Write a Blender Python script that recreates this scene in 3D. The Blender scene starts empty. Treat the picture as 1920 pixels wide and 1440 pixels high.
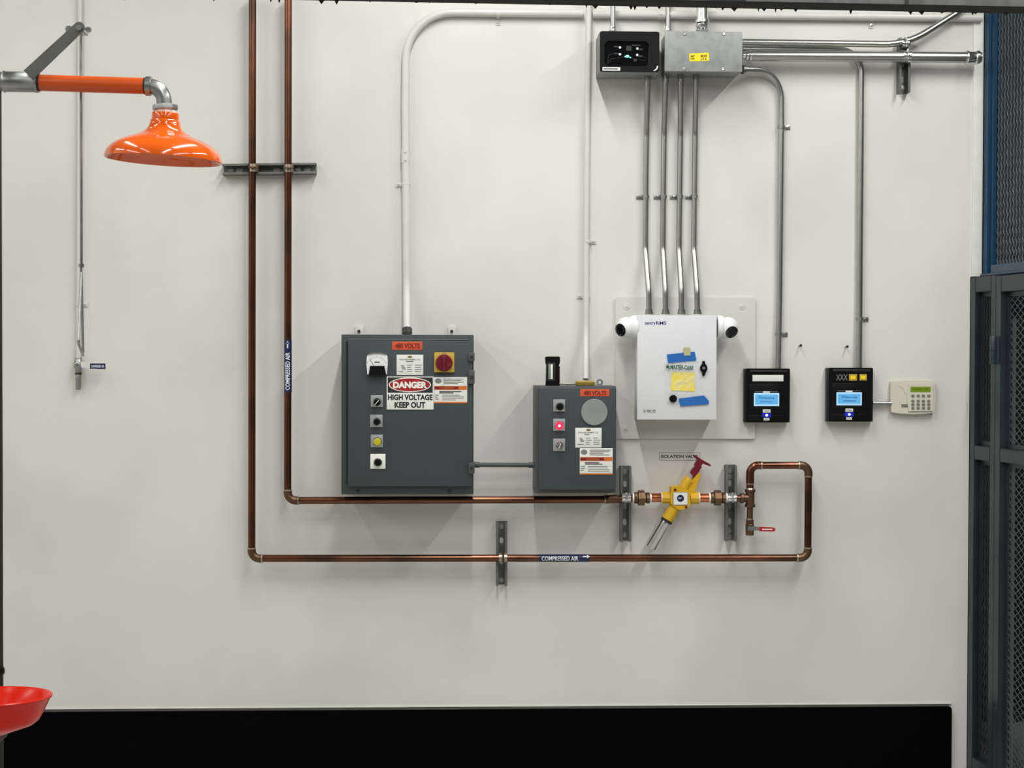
import bpy, bmesh, math, random
from mathutils import Vector, Matrix
from mathutils.geometry import tessellate_polygon
random.seed(7)
SC = bpy.context.scene
COL = SC.collection
# ------------------------------------------------------------------ camera
F = 2885.0
CAM = Vector((0.0, -5.77, 1.70))
YAW, PITCH, ROLL = math.radians(2.15), math.radians(1.0), 0.0025
ROT = (Matrix.Rotation(-YAW, 3, 'Z') @ Matrix.Rotation(math.pi/2 - PITCH, 3, 'X') @ Matrix.Rotation(ROLL, 3, 'Z'))
cd = bpy.data.cameras.new('camera'); cam = bpy.data.objects.new('camera', cd); COL.objects.link(cam)
cd.sensor_width = 36; cd.lens = F*36/1920; cd.clip_start = 0.05
cam.matrix_world = Matrix.Translation(CAM) @ ROT.to_4x4()
SC.camera = cam
# ------------------------------------------------------------------ world, exposure
w = bpy.data.worlds.new('world'); SC.world = w; w.use_nodes = True
w.node_tree.nodes['Background'].inputs[0].default_value = (0.75, 0.85, 1, 1)
w.node_tree.nodes['Background'].inputs[1].default_value = 0.05
SC.view_settings.view_transform = 'Standard'; SC.view_settings.look = 'None'
SC.view_settings.gamma = 1; SC.view_settings.use_curve_mapping = False
SC.view_settings.exposure = 0.0
# ------------------------------------------------------------------ lamps of the hall (linear ceiling strips, long axis along the wall)
LAMPS = [  # x, nearest and farthest distance from the wall, z, power; the long axis runs away from the wall
    (-4.1, 0.85, 2.9, 4.0, 44), (-2.0, 0.85, 2.9, 4.0, 24), (0.1, 0.85, 2.9, 4.0, 60), (2.2, 0.85, 2.9, 4.0, 67),
    (-4.1, 3.5, 6.8, 4.0, 44), (-2.0, 3.5, 6.8, 4.0, 20), (0.1, 3.5, 6.8, 4.0, 48), (2.2, 3.5, 6.8, 4.0, 58)]
for (lx, l0, l1, lz, lp) in LAMPS:
    L = bpy.data.lights.new('strip_lamp', 'AREA'); L.shape = 'RECTANGLE'; L.size = 0.10; L.size_y = l1-l0
    L.energy = lp; L.color = (0.99, 1.0, 0.985)
    lo = bpy.data.objects.new('strip_lamp', L); COL.objects.link(lo)
    lo.location = (lx, -(l0+l1)/2, lz)

def P(u, v, d=0.0):
    """point at distance d in front of the wall, for a measured place in the photograph"""
    r = ROT @ Vector(((u-960)/F, -(v-720)/F, -1))
    t = (-d - CAM.y)/r.y
    return CAM + r*t
def S(d): return (5.77-d)/F
def RC(u0, v0, u1, v1, d):
    um, vm = (u0+u1)/2, (v0+v1)/2
    return P(u0, vm, d).x, P(u1, vm, d).x, P(um, v1, d).z, P(um, v0, d).z

# ------------------------------------------------------------------ materials
def lin(c):
    return tuple(((x/255)/12.92 if x/255 <= .04045 else ((x/255+.055)/1.055)**2.4) for x in c) + (1,)
MATS = {}
def mat(name, col, rough=.5, metal=0, var=.06, scale=14, bump=0, bscale=120, emit=None, es=0, coat=0, alpha=1, rvar=0, stretch=None, col2=None, c2s=6, c2lo=.45, c2hi=.62, srgb=True, spec=.5):
    if name in MATS: return MATS[name]
    m = bpy.data.materials.new(name); m.use_nodes = True; n = m.node_tree.nodes; l = m.node_tree.links
    b = n['Principled BSDF']
    c = lin(col) if srgb else tuple(col)+(1,)
    tc = n.new('ShaderNodeTexCoord'); mp = n.new('ShaderNodeMapping'); l.new(tc.outputs['Object'], mp.inputs[0])
    if stretch: mp.inputs['Scale'].default_value = stretch
    no = n.new('ShaderNodeTexNoise'); no.inputs['Scale'].default_value = scale; no.inputs['Detail'].default_value = 6
    l.new(mp.outputs[0], no.inputs['Vector'])
    r = n.new('ShaderNodeMapRange'); r.inputs[3].default_value = 1-var; r.inputs[4].default_value = 1+var
    r.inputs[1].default_value = .3; r.inputs[2].default_value = .7
    l.new(no.outputs[0], r.inputs[0])
    mul = n.new('ShaderNodeVectorMath'); mul.operation = 'SCALE'
    if col2:
        n2 = n.new('ShaderNodeTexNoise'); n2.inputs['Scale'].default_value = c2s; n2.inputs['Detail'].default_value = 5
        l.new(mp.outputs[0], n2.inputs['Vector'])
        r2 = n.new('ShaderNodeMapRange'); r2.inputs[1].default_value = c2lo; r2.inputs[2].default_value = c2hi
        l.new(n2.outputs[0], r2.inputs[0])
        mx = n.new('ShaderNodeMix'); mx.data_type = 'RGBA'; mx.inputs[6].default_value = c; mx.inputs[7].default_value = lin(col2)
        l.new(r2.outputs[0], mx.inputs[0]); l.new(mx.outputs[2], mul.inputs[0])
    else: mul.inputs[0].default_value = c[:3]
    l.new(r.outputs[0], mul.inputs['Scale']); l.new(mul.outputs[0], b.inputs['Base Color'])
    b.inputs['Roughness'].default_value = rough; b.inputs['Metallic'].default_value = metal
    b.inputs['Specular IOR Level'].default_value = spec
    if rvar:
        r3 = n.new('ShaderNodeMapRange'); r3.inputs[3].default_value = max(.02, rough-rvar); r3.inputs[4].default_value = rough+rvar
        r3.inputs[1].default_value = .3; r3.inputs[2].default_value = .7
        l.new(no.outputs[0], r3.inputs[0]); l.new(r3.outputs[0], b.inputs['Roughness'])
    if bump:
        n3 = n.new('ShaderNodeTexNoise'); n3.inputs['Scale'].default_value = bscale; n3.inputs['Detail'].default_value = 3
        l.new(mp.outputs[0], n3.inputs['Vector'])
        bp = n.new('ShaderNodeBump'); bp.inputs['Strength'].default_value = bump; bp.inputs['Distance'].default_value = .004
        l.new(n3.outputs[0], bp.inputs['Height']); l.new(bp.outputs[0], b.inputs['Normal'])
    if coat: b.inputs['Coat Weight'].default_value = coat; b.inputs['Coat Roughness'].default_value = .08
    if emit: b.inputs['Emission Color'].default_value = lin(emit); b.inputs['Emission Strength'].default_value = es
    if alpha < 1: b.inputs['Alpha'].default_value = alpha
    MATS[name] = m
    return m
M = dict(
 wall=mat('wall_paint', (217,214,207), .42, var=.035, scale=2.2, bump=.12, bscale=34, col2=(208,206,198), c2s=1.3),
 wpaint=mat('conduit_white_paint', (208,206,200), .38, var=.03, bump=.05, bscale=60),
 board=mat('backing_board_paint', (208,206,199), .35, var=.03, scale=5, bump=.05),
 black=mat('black_board', (2,2,3), .6, var=.3, scale=4, spec=.04),
 lip=mat('black_board_edge', (58,58,54), .5, var=.3, scale=20),
 edge=mat('white_trim_and_highlight', (226,225,216), .4),  # wall-end trim, and the painted highlight line above the black board
 floor=mat('concrete_floor', (182,180,174), .35, var=.15, scale=2),
 ceil=mat('ceiling_deck', (140,140,138), .7),
 far=mat('hall_wall', (150,150,146), .7),
 grey=mat('enclosure_grey', (57,64,67), .42, var=.05, scale=8, bump=.05, bscale=180),
 grey2=mat('enclosure_edge_grey', (74,77,78), .45, var=.1, scale=8),
 disc=mat('grey_disc', (132,140,136), .45),
 cop=mat('aged_copper', (116,76,60), .24, 1, var=.1, scale=6, rvar=.03, col2=(80,60,50), c2s=5),
 copb=mat('bright_copper', (200,120,84), .22, 1, var=.15, scale=12, rvar=.06),
 brz=mat('dull_bronze', (112,88,68), .42, 1, var=.2, scale=18, bump=.1),
 solder=mat('solder_ring', (176,164,148), .35, .9, var=.15),
 galv=mat('galvanised_steel', (158,160,158), .36, 1, var=.12, scale=30, rvar=.08),
 emt=mat('steel_conduit', (180,180,176), .29, 1, var=.04, scale=12),
 bright=mat('bright_zinc', (225,225,222), .2, 1, var=.08, scale=30),
 galvbox=mat('galvanised_box', (150,152,151), .55, .35, var=.07, scale=18, col2=(140,142,141), c2s=30, rvar=.08),
 strut=mat('strut_steel', (112,113,109), .5, .55, var=.15, scale=20),
 dark=mat('dark_rubber', (28,28,28), .5),
 iron=mat('dark_iron', (58,56,52), .5, .6, var=.2, scale=30),
 bl=mat('black_plastic', (8,8,10), .32, var=.15, spec=.25),
 bl2=mat('black_plastic_side', (34,34,36), .4),
 glossb=mat('smoked_window', (6,8,12), .06, coat=.5),
 white=mat('white_plastic', (226,227,228), .4, var=.015),
 wbox=mat('white_powdercoat', (214,215,217), .42, var=.02, bump=.03),
 paper=mat('sticker_paper', (222,222,214), .45, var=.02),
 ink=mat('printing_ink', (34,34,34), .5),
 gink=mat('grey_printing', (120,120,116), .5),
 dred=mat('danger_red', (158,18,34), .45),
 wht=mat('sign_white', (232,232,224), .4),
 orl=mat('orange_label', (205,82,44), .5, var=.08),
 redink=mat('label_dark_red', (120,22,22), .5),
 orange=mat('orange_band', (206,104,34), .5),
 oran=mat('orange_enamel', (224,92,14), .14, var=.04, coat=.6),
 oranp=mat('orange_pipe_paint', (200,80,18), .32, var=.05),
 oredb=mat('red_orange_plastic', (206,34,12), .25, var=.03, spec=.16),
 chrome=mat('chrome', (215,215,215), .12, 1, var=.03),
 plate=mat('aluminium_plate', (172,174,176), .4, .6, var=.08, scale=60),
 yel=mat('yellow_enamel', (206,160,20), .42, var=.06, scale=20, bump=.05),
 yelp=mat('yellow_plate', (190,152,60), .4),
 red=mat('dark_red_plastic', (104,12,30), .35, var=.06),
 red2=mat('red_vinyl', (176,24,40), .4),
 ylens=mat('yellow_lens', (190,180,40), .2, coat=.4),
 rlens=mat('red_lamp_lens', (240,40,60), .25, emit=(255,30,60), es=1.6),
 rcore=mat('red_lamp_core', (255,190,190), .25, emit=(255,150,160), es=1.8),
 brass=mat('brass', (176,150,70), .35, .8, var=.1, scale=30),
 blue=mat('blue_tape', (20,96,170), .55, var=.08, scale=30),
 navy=mat('navy_label', (20,28,70), .35),
 wink=mat('white_printing', (225,228,232), .4),
 nink=mat('navy_printing', (38,40,110), .5),
 grnink=mat('green_printing', (10,84,62), .5),
 card=mat('yellow_card', (240,218,20), .5, var=.05),
 tan=mat('tan_tape', (178,172,130), .5),
 lcd=mat('lit_screen', (40,80,110), .3, emit=(104,182,232), es=.8),
 lcdw=mat('lit_screen_rim', (60,90,110), .3, emit=(190,228,252), es=.85),
 lcdi=mat('screen_text', (20,40,70), .3, emit=(50,120,195), es=.6),
 led=mat('white_led', (220,230,255), .3, emit=(200,215,255), es=1.8),
 ledb=mat('blue_led_window', (20,30,140), .3, emit=(20,30,160), es=.7),
 gled=mat('green_led', (120,240,200), .3, emit=(120,250,205), es=1.6),
 lcdg=mat('green_lcd', (112,140,24), .35, emit=(100,130,10), es=.12),
 lcdgi=mat('green_lcd_text', (60,80,10), .4),
 beige=mat('keypad_plastic', (204,200,184), .45, var=.02),
 key=mat('keypad_keys', (112,112,104), .5),
 teal=mat('dark_teal_paint', (36,48,54), .38, var=.12, scale=10, col2=(44,54,58), c2s=3),
 bluep=mat('blue_paint', (7,54,84), .42, var=.08, scale=8),
 bluesill=mat('faded_blue_sill', (54,76,94), .4, var=.15, scale=10),
 meshm=mat('mesh_steel', (98,110,114), .45, .3, var=.15),
 meshd=mat('mesh_dark', (52,58,60), .5, .3, var=.2),
 cage=mat('cage_backdrop', (30,33,34), .8),
 beam=mat('steel_beam', (66,66,70), .5, .3, var=.3, scale=3, stretch=(6,1,.6), col2=(112,112,112), c2s=1.0, c2lo=.5, c2hi=.6),
 beamlt=mat('beam_plate', (128,128,128), .5, .2, var=.2, scale=3, stretch=(8,1,.6), col2=(84,84,84), c2s=2.0, c2lo=.5, c2hi=.75),
 foam=mat('black_sealant', (10,10,10), .8),
 muff=mat('muffler_steel', (205,205,202), .2, 1, var=.12, scale=40, bump=.04),
 lampb=mat('lamp_housing', (210,210,208), .4),
)
def plastic():
    m = bpy.data.materials.new('clear_bag'); m.use_nodes = True; n = m.node_tree.nodes; l = m.node_tree.links
    b = n['Principled BSDF']; b.inputs['Base Color'].default_value = (.82, .84, .84, 1); b.inputs['Roughness'].default_value = .15
    tc = n.new('ShaderNodeTexCoord'); no = n.new('ShaderNodeTexNoise'); no.inputs['Scale'].default_value = 35
    l.new(tc.outputs['Object'], no.inputs['Vector'])
    r = n.new('ShaderNodeMapRange'); r.inputs[1].default_value = .35; r.inputs[2].default_value = .7; r.inputs[3].default_value = .08; r.inputs[4].default_value = .42
    l.new(no.outputs[0], r.inputs[0]); l.new(r.outputs[0], b.inputs['Alpha'])
    return m
M['bag'] = plastic()

# ------------------------------------------------------------------ mesh builder
class MB:
    def __init__(s, m):
        s.bm = bmesh.new(); s.mats = []; s.use(m)
    def use(s, m):
        m = M[m] if isinstance(m, str) else m
        if m not in s.mats: s.mats.append(m)
        s.i = s.mats.index(m); return s
    def raw(s, verts, faces):
        vs = [s.bm.verts.new(v) for v in verts]
        for f in faces:
            try: s.bm.faces.new([vs[k] for k in f]).material_index = s.i
            except ValueError: pass
        return vs
    def merge(s, b):
        for f in b.faces: f.material_index = s.i
        t = bpy.data.meshes.new('t'); b.to_mesh(t); b.free(); s.bm.from_mesh(t); bpy.data.meshes.remove(t)
    def box(s, x0, x1, y0, y1, z0, z1, bev=0, seg=2, mtx=None):
        b = bmesh.new(); bmesh.ops.create_cube(b, size=1)
        sx, sy, sz = abs(x1-x0), abs(y1-y0), abs(z1-z0)
        for v in b.verts: v.co = Vector((v.co.x*sx, v.co.y*sy, v.co.z*sz))
        if bev: bmesh.ops.bevel(b, geom=list(b.edges), offset=min(bev, sx*.45, sy*.45, sz*.45), segments=seg, affect='EDGES', profile=.6)
        c = Vector(((x0+x1)/2, (y0+y1)/2, (z0+z1)/2))
        for v in b.verts:
            v.co = c + (mtx @ v.co if mtx else v.co)
        s.merge(b); return s
    def pbox(s, u0, v0, u1, v1, df, db, bev=0, rot=0):
        x0, x1, z0, z1 = RC(u0, v0, u1, v1, df)
        return s.box(x0, x1, -df, -db, z0, z1, bev, mtx=Matrix.Rotation(math.radians(-rot), 3, 'Y') if rot else None)
    def cyl(s, a, b, r, r2=None, seg=20):
        r2 = r if r2 is None else r2
        return s.lathe([(0, 0), (r, 0), (r2, (Vector(b)-Vector(a)).length), (0, (Vector(b)-Vector(a)).length)], a, Vector(b)-Vector(a), seg)
    def lathe(s, prof, o, ax, seg=24, phase=0):
        o = Vector(o); ax = Vector(ax).normalized()
        h = Vector((0, 0, 1)) if abs(ax.z) < .9 else Vector((1, 0, 0))
        e1 = ax.cross(h).normalized(); e2 = ax.cross(e1)
        rings = []
        for (r, t) in prof:
            if r < 1e-7: rings.append([s.bm.verts.new(o+ax*t)])
            else: rings.append([s.bm.verts.new(o+ax*t+(e1*math.cos(2*math.pi*k/seg+phase)+e2*math.sin(2*math.pi*k/seg+phase))*r) for k in range(seg)])
        for A, B in zip(rings, rings[1:]):
            for k in range(seg):
                q = [A[k % len(A)], A[(k+1) % len(A)], B[(k+1) % len(B)], B[k % len(B)]]
                q = [x for j, x in enumerate(q) if x not in q[:j]]
                if len(q) > 2:
                    try: s.bm.faces.new(q[::-1]).material_index = s.i
                    except ValueError: pass
        return s
    def tube(s, pts, r, fil=0, seg=16, cap=True, nf=8):
        pts = [Vector(p) for p in pts]
        path = [pts[0]]
        for k in range(1, len(pts)-1):
            a, b, c = pts[k-1], pts[k], pts[k+1]
            d1 = (a-b).normalized(); d2 = (c-b).normalized(); ang = d1.angle(d2)
            if fil and ang < math.pi-.02:
                f = fil[k] if isinstance(fil, (list, tuple)) else fil
                t = min(f/math.tan(ang/2), (a-b).length*.49 if k > 1 else (a-b).length*.98, (c-b).length*.49 if k < len(pts)-2 else (c-b).length*.98)
                rr = t*math.tan(ang/2)
                cen = b+(d1+d2).normalized()*(rr/math.sin(ang/2))
                p1, p2 = b+d1*t, b+d2*t
                v1, v2 = p1-cen, p2-cen
                tot = v1.angle(v2); ax = v1.cross(v2).normalized()
                for j in range(nf+1): path.append(cen+Matrix.Rotation(tot*j/nf, 3, ax) @ v1)
            else: path.append(b)
        path.append(pts[-1])
        tan = []
        for k in range(len(path)):
            if k == 0: t = path[1]-path[0]
            elif k == len(path)-1: t = path[-1]-path[-2]
            else: t = (path[k]-path[k-1]).normalized()+(path[k+1]-path[k]).normalized()
            tan.append(t.normalized())
        h = Vector((0, 1, 0)) if abs(tan[0].y) < .9 else Vector((1, 0, 0))
        e1 = (h-tan[0]*h.dot(tan[0])).normalized(); rings = []
        for p, t in zip(path, tan):
            e1 = (e1-t*e1.dot(t)).normalized(); e2 = t.cross(e1)
            rings.append([s.bm.verts.new(p+(e1*math.cos(2*math.pi*k/seg)+e2*math.sin(2*math.pi*k/seg))*r) for k in range(seg)])
        for A, B in zip(rings, rings[1:]):
            for k in range(seg):
                s.bm.faces.new([A[k], A[(k+1) % seg], B[(k+1) % seg], B[k]]).material_index = s.i
        if cap:
            s.bm.faces.new(rings[0][::-1]).material_index = s.i; s.bm.faces.new(rings[-1]).material_index = s.i
        return s
    def prism(s, outer, y0, y1, holes=()):
        """outline in (x, z); y0 nearer the camera"""
        loops = [list(outer)]+[list(h) for h in holes]
        flat = [p for lp in loops for p in lp]
        tris = tessellate_polygon([[Vector((p[0], p[1], 0)) for p in lp] for lp in loops])
        n = len(flat)
        f = [s.bm.verts.new((p[0], y0, p[1])) for p in flat]; b = [s.bm.verts.new((p[0], y1, p[1])) for p in flat]
        for t in tris:
            s.bm.faces.new([f[k] for k in t]).material_index = s.i
            s.bm.faces.new([b[k] for k in t[::-1]]).material_index = s.i
        k0 = 0
        for lp in loops:
            m = len(lp)
            for k in range(m):
                a, c = k0+k, k0+(k+1) % m
                s.bm.faces.new([f[a], b[a], b[c], f[c]]).material_index = s.i
            k0 += m
        return s
    def pprism(s, pts, df, db):
        return s.prism([(P(u, v, df).x, P(u, v, df).z) for u, v in pts], -df, -db)
    def disc(s, u, v, rpx, df, db, bev=0, seg=28):
        c = P(u, v, df); r = rpx*S(df); t = df-db
        pr = [(0, 0), (r, 0), (r, t-bev), (r-bev, t), (0, t)] if bev else [(0, 0), (r, 0), (r, t), (0, t)]
        return s.lathe(pr, (c.x, -db, c.z), (0, -1, 0), seg)
    def text(s, st, u0, v0, u1, v1, d, rot=0, bold=.02, pipe=None):
        c = bpy.data.curves.new('t', 'FONT'); c.body = st; c.size = 1; c.offset = bold; c.resolution_u = 3
        o = bpy.data.objects.new('t', c); COL.objects.link(o)
        bpy.context.view_layer.update()
        me = bpy.data.meshes.new_from_object(o.evaluated_get(bpy.context.evaluated_depsgraph_get()))
        xs = [v.co.x for v in me.vertices]; ys = [v.co.y for v in me.vertices]
        ax, bx, ay, by = min(xs), max(xs), min(ys), max(ys)
        cc = P((u0+u1)/2, (v0+v1)/2, d)
        W = (u1-u0)*S(d); H = (v1-v0)*S(d)
        vert = pipe and pipe[0] == 'v'
        b = bmesh.new(); b.from_mesh(me)
        for v in b.verts:
            x = ((v.co.x-ax)/(bx-ax)-.5)*(H if vert else W); z = ((v.co.y-ay)/(by-ay)-.5)*(W if vert else H)
            v.co = Vector((x, 0, z))
        if pipe:
            for k in range(-5, 6):
                bmesh.ops.bisect_plane(b, geom=list(b.verts)+list(b.edges)+list(b.faces), plane_co=(0, 0, k*(W if vert else H)/11), plane_no=(0, 0, 1))
            r, dc = pipe[1], pipe[2]
            for v in b.verts:
                x, z = v.co.x, v.co.z
                y = -(dc+math.sqrt(max(r*r-z*z, 0)))
                v.co = Vector((cc.x-z, y, cc.z+x)) if vert else Vector((cc.x+x, y, cc.z+z))
        else:
            R = Matrix.Rotation(math.radians(-rot), 3, 'Y')
            for v in b.verts: v.co = R @ v.co + Vector((cc.x, -d, cc.z))
        s.merge(b)
        bpy.data.objects.remove(o); bpy.data.curves.remove(c); bpy.data.meshes.remove(me)
        return s
    def lines(s, u0, v0, u1, v1, n, d, fill=.45):
        h = (v1-v0)/n
        for k in range(n):
            e = u1-(u1-u0)*random.choice([0, .08, .2, .35])
            x0, x1, z0, z1 = RC(u0, v0+h*k, e, v0+h*k+h*fill, d)
            s.raw([(x0, -d, z0), (x1, -d, z0), (x1, -d, z1), (x0, -d, z1)], [(0, 1, 2, 3)])
        return s
    def quad(s, u0, v0, u1, v1, d):
        x0, x1, z0, z1 = RC(u0, v0, u1, v1, d)
        s.raw([(x0, -d, z0), (x1, -d, z0), (x1, -d, z1), (x0, -d, z1)], [(0, 1, 2, 3)]); return s
    def ellipse(s, u, v, a, b, d, n=40):
        c = P(u, v, d); k = S(d)
        s.raw([(c.x+a*k*math.cos(2*math.pi*j/n), -d, c.z+b*k*math.sin(2*math.pi*j/n)) for j in range(n)], [tuple(range(n))]); return s
    def build(s, name, parent=None, label=None, smooth=34, loc=None):
        me = bpy.data.meshes.new(name)
        bmesh.ops.recalc_face_normals(s.bm, faces=[f for f in s.bm.faces if False])
        s.bm.to_mesh(me); s.bm.free()
        for m in s.mats: me.materials.append(m)
        for p in me.polygons: p.use_smooth = True
        me.set_sharp_from_angle(angle=math.radians(smooth))
        o = bpy.data.objects.new(name, me); COL.objects.link(o)
        if parent is not None:
            o.parent = parent
            root = parent
            off = Vector(parent['_o'])
            me.transform(Matrix.Translation(-off))
            o['_o'] = list(off)
        else:
            xs = [v.co for v in me.vertices]
            off = Vector([(min(c[k] for c in xs)+max(c[k] for c in xs))/2 for k in range(3)]) if loc is None else Vector(loc)
            me.transform(Matrix.Translation(-off)); o.location = off; o['_o'] = list(off)
        if label: o['label'] = label
        return o
def thing(name, label, cat, loc, group=None):
    o = bpy.data.objects.new(name, None); COL.objects.link(o); o.empty_display_size = .05
    o.location = loc; o['_o'] = list(loc); o['label'] = label; o['category'] = cat
    if group: o['group'] = group
    return o
def tag(o, label, cat, group=None):
    o['label'] = label; o['category'] = cat
    if group: o['group'] = group
    return o
def struct(o): o['kind'] = 'structure'; return o

# ================================================================== setting
XR_UP = P(1841, 250, 0).x          # where the blue mesh screen meets the wall
XR = P(1817, 800, 0).x             # where the dark cage front meets the wall
ZS = P(1818, 519, 0).z
b = MB('wall'); b.box(-5, XR+.0, 0, .2, 0, ZS); b.box(-5, XR_UP+.004, 0, .2, ZS, 4.6); struct(b.build('wall_back'))
b = MB('floor'); b.box(-5, 5, -9.2, 1.6, -.1, 0); struct(b.build('floor'))
b = MB('ceil'); b.box(-5, 5, -9.2, 1.6, 4.6, 4.7); struct(b.build('ceiling'))
b = MB('wall'); b.box(-5.1, -5, -9.2, .2, 0, 4.6); struct(b.build('wall_left'))
b = MB('far'); b.box(5, 5.1, -9.2, 1.6, 0, 4.6); struct(b.build('wall_right'))
b = MB('far'); b.box(-5, 5, -9.3, -9.2, 0, 4.6); struct(b.build('wall_front'))
b = MB('cage'); b.box(XR_UP+.01, 5, 1.3, 1.4, 0, 4.6); struct(b.build('wall_cage_back'))
b = MB('cage'); b.box(XR_UP+.9, XR_UP+1.0, .25, 1.29, 0, 4.6); struct(b.build('wall_cage_side'))
# black wainscot board with its edge, and a white strip standing in for the highlight above
c0, c1 = P(90, 1337, .02), P(1785, 1323, .02)
zt = (c0.z+c1.z)/2
b = MB('black')
x0, x1 = -5+.01, c1.x
rr = .012
b.prism([(x0, .01), (x1, .01), (x1, zt-rr), (x1-rr*.3, zt-rr*.3), (x1-rr, zt), (x0, zt)], -.02, -.001)
bo = struct(b.build('baseboard_back'))
b = MB('lip'); b.box(x0, x1-rr, -.0205, -.002, zt+.0002, zt+.0045, .001); struct(b.build('trim_1'))
b = MB('edge'); b.box(x0, x1+.002, -.006, -.0005, zt+.006, zt+.011, .001); struct(b.build('trim_highlight'))
b = MB('edge'); b.box(P(1824, 250, .004).x, XR_UP-.001, -.0045, -.0003, ZS+.001, 4.6, .001); struct(b.build('trim_3'))
# ceiling lamp housings
CEIL = 4.6
for (lx, l0, l1, lz, lp) in LAMPS:
    ld = (l0+l1)/2
    o = thing('ceiling_lamp', 'long white strip lamp hung under the ceiling of the hall, above the view', 'lamp', (lx, -ld, lz+.04), 'strip lamps under the ceiling')
    b = MB('lampb'); b.box(lx-.07, lx+.07, -l1-.03, -l0+.03, lz+.006, lz+.07, .01); b.build('housing', o)
    for q_ in (l0+.3, l1-.3):
        b = MB('iron'); b.cyl((lx, -q_, lz+.07), (lx, -q_, CEIL), .004, seg=8); b.build('hanger', o)
# overhead steel beam nearer the camera
BD = 3.0
a, c = P(-60, -12, BD), P(2000, 27, BD)
b = MB('beam')
n = 1
dirv = (c-a); L_ = dirv.length; ang = math.atan2(dirv.z, dirv.x)
mid = (a+c)/2
Rb = Matrix.Rotation(-ang, 3, 'Y')
def bb(mb, x0, x1, y0, y1, z0, z1, bev=0):
    cc = Vector(((x0+x1)/2, (y0+y1)/2, (z0+z1)/2)); q = mid+Rb @ cc
    mb.box(q.x-(x1-x0)/2, q.x+(x1-x0)/2, q.y-(y1-y0)/2, q.y+(y1-y0)/2, q.z-(z1-z0)/2, q.z+(z1-z0)/2, bev, mtx=Rb)
hb = L_/2+.3
bb(b, -hb, hb, -.03, -.018, .004, .16); bb(b, -hb, hb, -.018, 0, .004, .012); bb(b, -hb, hb, -.018, 0, .15, .16)
for k in range(5): bb(b, .02+k*.52-.9, .026+k*.52-.9, -.034, -.030, .004, .16)
xl_ = (Rb.inverted() @ (P(1392, 10, BD)-mid)).x
bp_ = MB('beamlt'); bb(bp_, xl_, hb, -.0315, -.0302, .005, .159)
bt = thing('steel_beam', 'dark streaked steel beam crossing the top of the view', 'beam', mid)
b.build('web', bt); bp_.build('face_plate', bt, 'lighter grey streaked face plate at the right')
b = MB('foam'); bb(b, -hb, hb, -.033, .002, 0, .005)
for k in range(60):
    xx = random.uniform(-hb, hb); wd = random.uniform(.003, .012); q = mid+Rb @ Vector((xx, 0, .001))
    b.cyl(q, q+Vector((0, 0, -random.uniform(.002, .008))), wd*.6, .0005, seg=6)
b.build('ragged_seal', bt, 'ragged black sealant along the lower edge')

# ================================================================== conduit helpers
def ring(mb, c, ax, r, l, hexa=False):
    c = Vector(c); ax = Vector(ax).normalized()
    mb.lathe([(r*.85, -l/2), (r, -l/2), (r, l/2), (r*.85, l/2)], c, ax, 6 if hexa else 20)
def strap(root, u, v, d, r, side, m='galv', scr='bright', horizontal=False):
    c = P(u, v, d); mb = MB(m)
    ax = Vector((1, 0, 0)) if horizontal else Vector((0, 0, 1))
    mb.lathe([(r*.99, -.0065), (r+.0022, -.0065), (r+.0022, .0065), (r*.99, .0065)], c, ax, 20)
    mb.lathe([(r*.99, -.002), (r+.0032, -.002), (r+.0032, .002), (r*.99, .002)], c, ax, 20)
    if horizontal:
        z0, z1 = sorted((c.z+side*r*.6, c.z+side*(r+.026)))
        mb.box(c.x-.0085, c.x+.0085, -.0035, -.0005, z0, z1, .001)
        sc = Vector((c.x, 0, c.z+side*(r+.014)))
    else:
        x0, x1 = sorted((c.x+side*r*.6, c.x+side*(r+.024)))
        mb.box(x0, x1, -.0035, -.0005, c.z-.0085, c.z+.0085, .001)
        sc = Vector((c.x+side*(r+.013), 0, c.z))
    o = mb.build('strap', root)
    mb = MB(scr); mb.lathe([(0, .003), (.0065, .003), (.0055, .008), (0, .0085)], (sc.x, 0, sc.z), (0, -1, 0), 6)
    mb.use('dark'); mb.box(sc.x-.0035, sc.x+.0035, -.0092, -.0083, sc.z-.0006, sc.z+.0006)
    mb.build('screw', o)
def conduit(label, pts, rpx, m, fil=.03, straps=(), conns=(), couplings=(), name='conduit', cat='conduit', cm='galv', group=None, sm='galv', ss='bright', fils=None):
    W = [P(*p) for p in pts]; r = rpx*S(.02)
    mid = sum(W, Vector())/len(W)
    o = thing(name, label, cat, mid, group)
    MB(m).tube(W, r, fils or fil, seg=20).build('tube', o)
    for (u, v, side, hz) in straps:
        # depth of the tube is r on the wall
        strap(o, u, v, r+.0015, r, side, sm, ss, hz)
    for (k, le) in conns:   # connector at one end: k = 0 or -1
        p = W[k]; q = W[1] if k == 0 else W[-2]; ax = (q-p).normalized(); mb = MB(cm)
        mb.lathe([(r*1.02, .0), (r*1.5, .0), (r*1.5, le*.25), (r*1.28, le*.3), (r*1.28, le), (r*1.02, le)], p, ax, 20)
        mb.cyl(p+ax*le*.6+Vector((0, -r*1.1, 0)), p+ax*le*.6+Vector((0, -r*1.1-.005, 0)), .0035, seg=8)
        mb.build('connector', o)
    for (u, v, d, hz, le) in couplings:
        mb = MB(cm if cm != 'galv' or m != 'wpaint' else 'wpaint'); c = P(u, v, d); ax = Vector((1, 0, 0)) if hz else Vector((0, 0, 1))
        mb.lathe([(r, -le/2), (r*1.14, -le/2), (r*1.14, le/2), (r, le/2)], c, ax, 20)
        for s_ in (-.3, .3): mb.cyl(c+ax*le*s_+Vector((0, -r, 0)), c+ax*le*s_+Vector((0, -r-.006, 0)), .004, seg=8)
        mb.build('coupling', o)
    return o
px = S(.02)
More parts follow.
